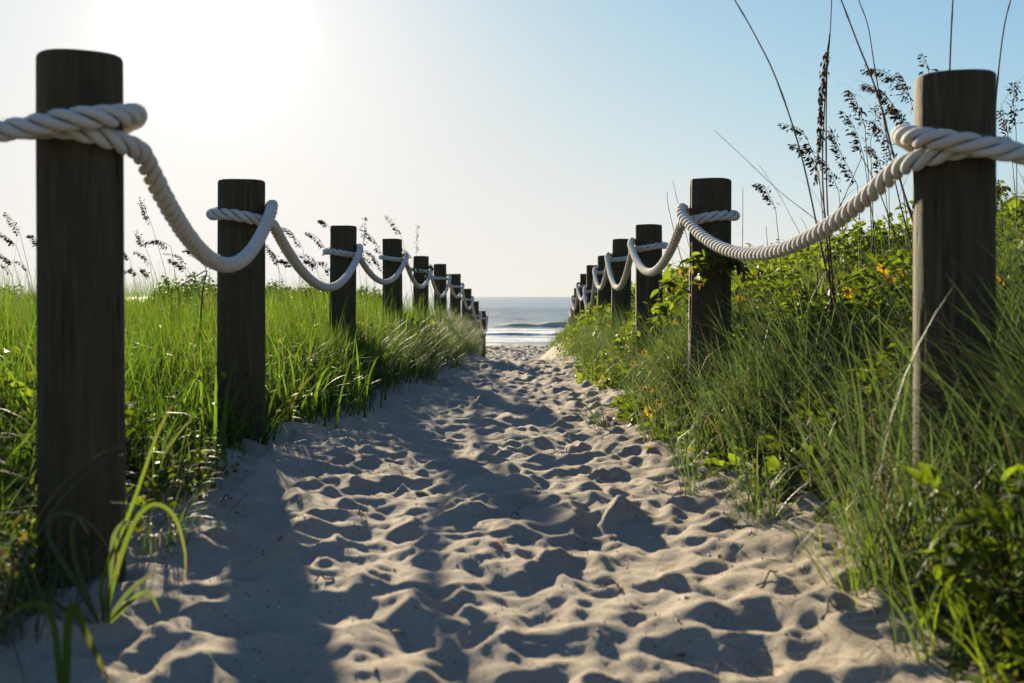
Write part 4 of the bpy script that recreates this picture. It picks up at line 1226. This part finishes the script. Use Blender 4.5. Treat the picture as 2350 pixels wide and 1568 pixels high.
FL = [
 (1398, 745, 'yellow daisy low in front of the fourth right post'), (1553, 740, 'yellow daisy just left of the second right post'),
 (1478, 809, 'largest yellow daisy in the creeper below the third right post'), (1453, 834, 'yellow daisy below and left of the largest one'),
 (1517, 613, 'yellow bud beside the third right post under the rope'), (1501, 658, 'small yellow flower in front of the third right post'),
 (1698, 686, 'yellow flower right of the second right post below the vine'), (1831, 673, 'yellow flower midway between the two nearest right posts'),
 (1913, 637, 'yellow flower against the dark reeds on the right dune'), (2040, 642, 'round yellow flower left of the big right post'),
 (2028, 616, 'upper yellow flower left of the big right post'), (2072, 623, 'yellow flower close against the left edge of the big right post'),
 (1995, 702, 'low yellow flower deep in the green left of the big right post'), (1525, 889, 'upper yellow flower at the foot of the second right post'),
 (1512, 923, 'middle yellow flower at the foot of the second right post'), (1492, 945, 'lowest yellow flower at the foot of the second right post'),
 (1492, 893, 'faded yellow flower left of the foot of the second right post'), (2341, 732, 'yellow flower at the right edge of the picture'),
 (1760, 655, 'small yellow flower under the lowest part of the right rope'), (1945, 668, 'yellow flower just right of the dark reeds, low'),
 (2300, 640, 'small yellow flower right of the big right post'), (1640, 745, 'yellow flower in front of the second right post, low'),
]
for i, (px, py, lab) in enumerate(FL):
    p = hit(px, py, lambda a, b: float(canopy(np.array([a]), np.array([b]))[0]) + .06)
    r = random.Random(i)
    gq = ground_under(p[0] + r.uniform(-.03, .03), p[1] + .02)
    root = empty('yellow_daisy', tuple(gq)); tag(root, lab, 'flower', 'yellow daisies in the creeper on the right')
    hd = p - gq
    V, q = tube(spline([np.zeros(3), hd * .5 + [r.uniform(-.02, .02), 0, 0], hd], 10), .0016, 5)
    link('stem', np_mesh('stem', V, q, None, MAT['green_stem']), root)
    d = Vector((r.uniform(-.7, .7), -.8, r.uniform(.3, .9))).normalized()
    Rm = d.to_track_quat('Z', 'Y')
    c = link('flower_centre', DISC, root); c.location = tuple(hd); c.rotation_euler = Rm.to_euler()
    npt = 5 if 'bud' in lab else 11
    for k in range(npt):
        o = link('petal', PET[k % 2], root); o.location = tuple(hd)
        q2 = Rm @ Matrix.Rotation(2 * PI * k / npt + r.uniform(-.1, .1), 4, 'Z').to_quaternion() @ Matrix.Rotation(r.uniform(-.15, .45) if npt > 5 else -.9, 4, 'Y').to_quaternion()
        o.rotation_euler = q2.to_euler(); s = r.uniform(1.0, 1.35); o.scale = (s, s, s)

# ------------------------------------------------------------------ shrubs on the far left dune
def shrub(x, y, w, h, lab, seed):
    r = np.random.default_rng(seed)
    b = ground_under(x, y)
    root = empty('shrub', tuple(b)); tag(root, lab, 'shrub', 'dark shrubs on the left dune')
    n = int(3800 * w)
    a = r.uniform(0, 2 * PI, n); rr = np.sqrt(r.random(n)); k = r.random(n) ** .55
    prof = np.sqrt(np.clip(1 - rr ** 2, 0, 1))
    lump = 1 + .32 * vnoise(a * 1.6 + seed, rr * 3, seed)
    P = np.stack([np.cos(a) * rr * w * .5, np.sin(a) * rr * w * .4, prof * h * k * lump + .02], 1)
    s = leaf_cloud(P, .05, 'shrub', .4, seed)
    me = np_mesh('crown', s[0], s[1], s[2], MAT['shrub'], True, {'rnd': s[3]})
    link('crown', me, root)
    Vs, Qs, off = [], [], 0
    for j in range(9):
        aa = r.uniform(0, 2 * PI); e = np.array([math.cos(aa) * w * .35, math.sin(aa) * w * .25, h * r.uniform(.6, .95)])
        V, q = tube(spline([np.zeros(3), e * [.3, .3, .5], e], 8), np.linspace(.012, .004, 8)[:len(spline([np.zeros(3), e * [.3, .3, .5], e], 8))], 5)
        Vs.append(V); Qs.append(q + off); off += len(V)
    link('branches', np_mesh('branches', np.vstack(Vs), np.vstack(Qs), None, MAT['twig']), root)
for i, (px, Y, w, h, lab) in enumerate([
    (405, 13, 1.0, .60, 'dark shrub on the skyline midway between the nearest left posts'), (450, 14, 1.0, .70, 'taller dark shrub on the skyline left of the second left post'),
    (492, 13, .8, .62, 'dark shrub touching the left edge of the second left post'), (655, 19, 1.7, .62, 'low dark shrub on the skyline right of the second left post'),
    (720, 18, 1.3, .60, 'low dark shrub on the skyline left of the third left post'), (845, 20, 1.1, .56, 'low dark shrub between the third and fourth left posts'),
    (30, 16, 1.8, .56, 'low dark shrub on the skyline at the left edge')]):
    shrub((px - CX) / FPX * Y, Y, w, h, lab, 300 + i)

# ------------------------------------------------------------------ twigs, dead leaves and shells lying on the sand
def litter():
    r = random.Random(4)
    items = [
     (1180, 1188, 'dark curled twig lying in the middle of the sand', 't'), (968, 1142, 'small dark twig on the left sand, in the shadow', 't'),
     (1650, 1290, 'brown dead leaf on the sand before the right grass', 'l'), (545, 1187, 'dark dead leaf on the sand below the second left post', 'l'),
     (1158, 1258, 'reddish scrap of dry leaf left of the path middle', 'l'), (900, 1460, 'tiny reddish seed husk on the near left sand', 'l'),
     (1570, 1520, 'small dark chip on the near right sand', 'l'), (520, 1150, 'thin straw twig at the foot of the second left post', 't'),
     (740, 1335, 'short brown twig on the shaded left sand', 't'), (1400, 1350, 'thin dark twig on the right of the near sand', 't'),
     (830, 1180, 'thin twig between two footprints on the left sand', 't'), (1230, 940, 'thin pale straw lying far along the path', 't'),
     (1905, 1395, 'curved dry straw on the sand at the lower right', 't'), (640, 1250, 'small brown leaf in shadow before the left grass', 'l'),
     (1760, 1330, 'dry straw twig near the right grass edge', 't'), (1350, 1090, 'small brown chip on the sand right of the path middle', 'l'),
    ]
    for i, (px, py, lab, k) in enumerate(items):
        p = None
        for Y in np.arange(1.4, 12, .01):
            q = at(px, py, Y)
            if q[2] < gz(q[0], Y): p = q; break
        if p is None: continue
        p[2] = gz(p[0], p[1])
        if k == 't':
            a = r.uniform(0, PI); L = r.uniform(.03, .08)
            pts = [np.array([math.cos(a) * L * (u - .5) + r.uniform(-.006, .006), math.sin(a) * L * (u - .5) + r.uniform(-.006, .006), .004 + (.012 if u == .5 else 0) + gz(p[0] + math.cos(a) * L * (u - .5), p[1] + math.sin(a) * L * (u - .5)) - p[2]]) for u in (0, .25, .5, .75, 1)]
            V, q = tube(spline(pts, 12), .0022, 5)
            o = link('twig', np_mesh('twig', V, q, None, MAT['twig']), None, tuple(p)); tag(o, lab, 'twig', 'twigs and straws on the sand')
        else:
            o = link('dead_leaf', leaf_mesh('dead_leaf', r.uniform(.018, .034), r.uniform(.012, .02), MAT['dry_leaf'], r.random()), None, tuple(p + np.array([0, 0, .006])))
            o.rotation_euler = (r.uniform(-.6, .6), r.uniform(-.7, .2), r.uniform(0, 2 * PI)); tag(o, lab, 'leaf', 'dead leaves on the sand')
litter()
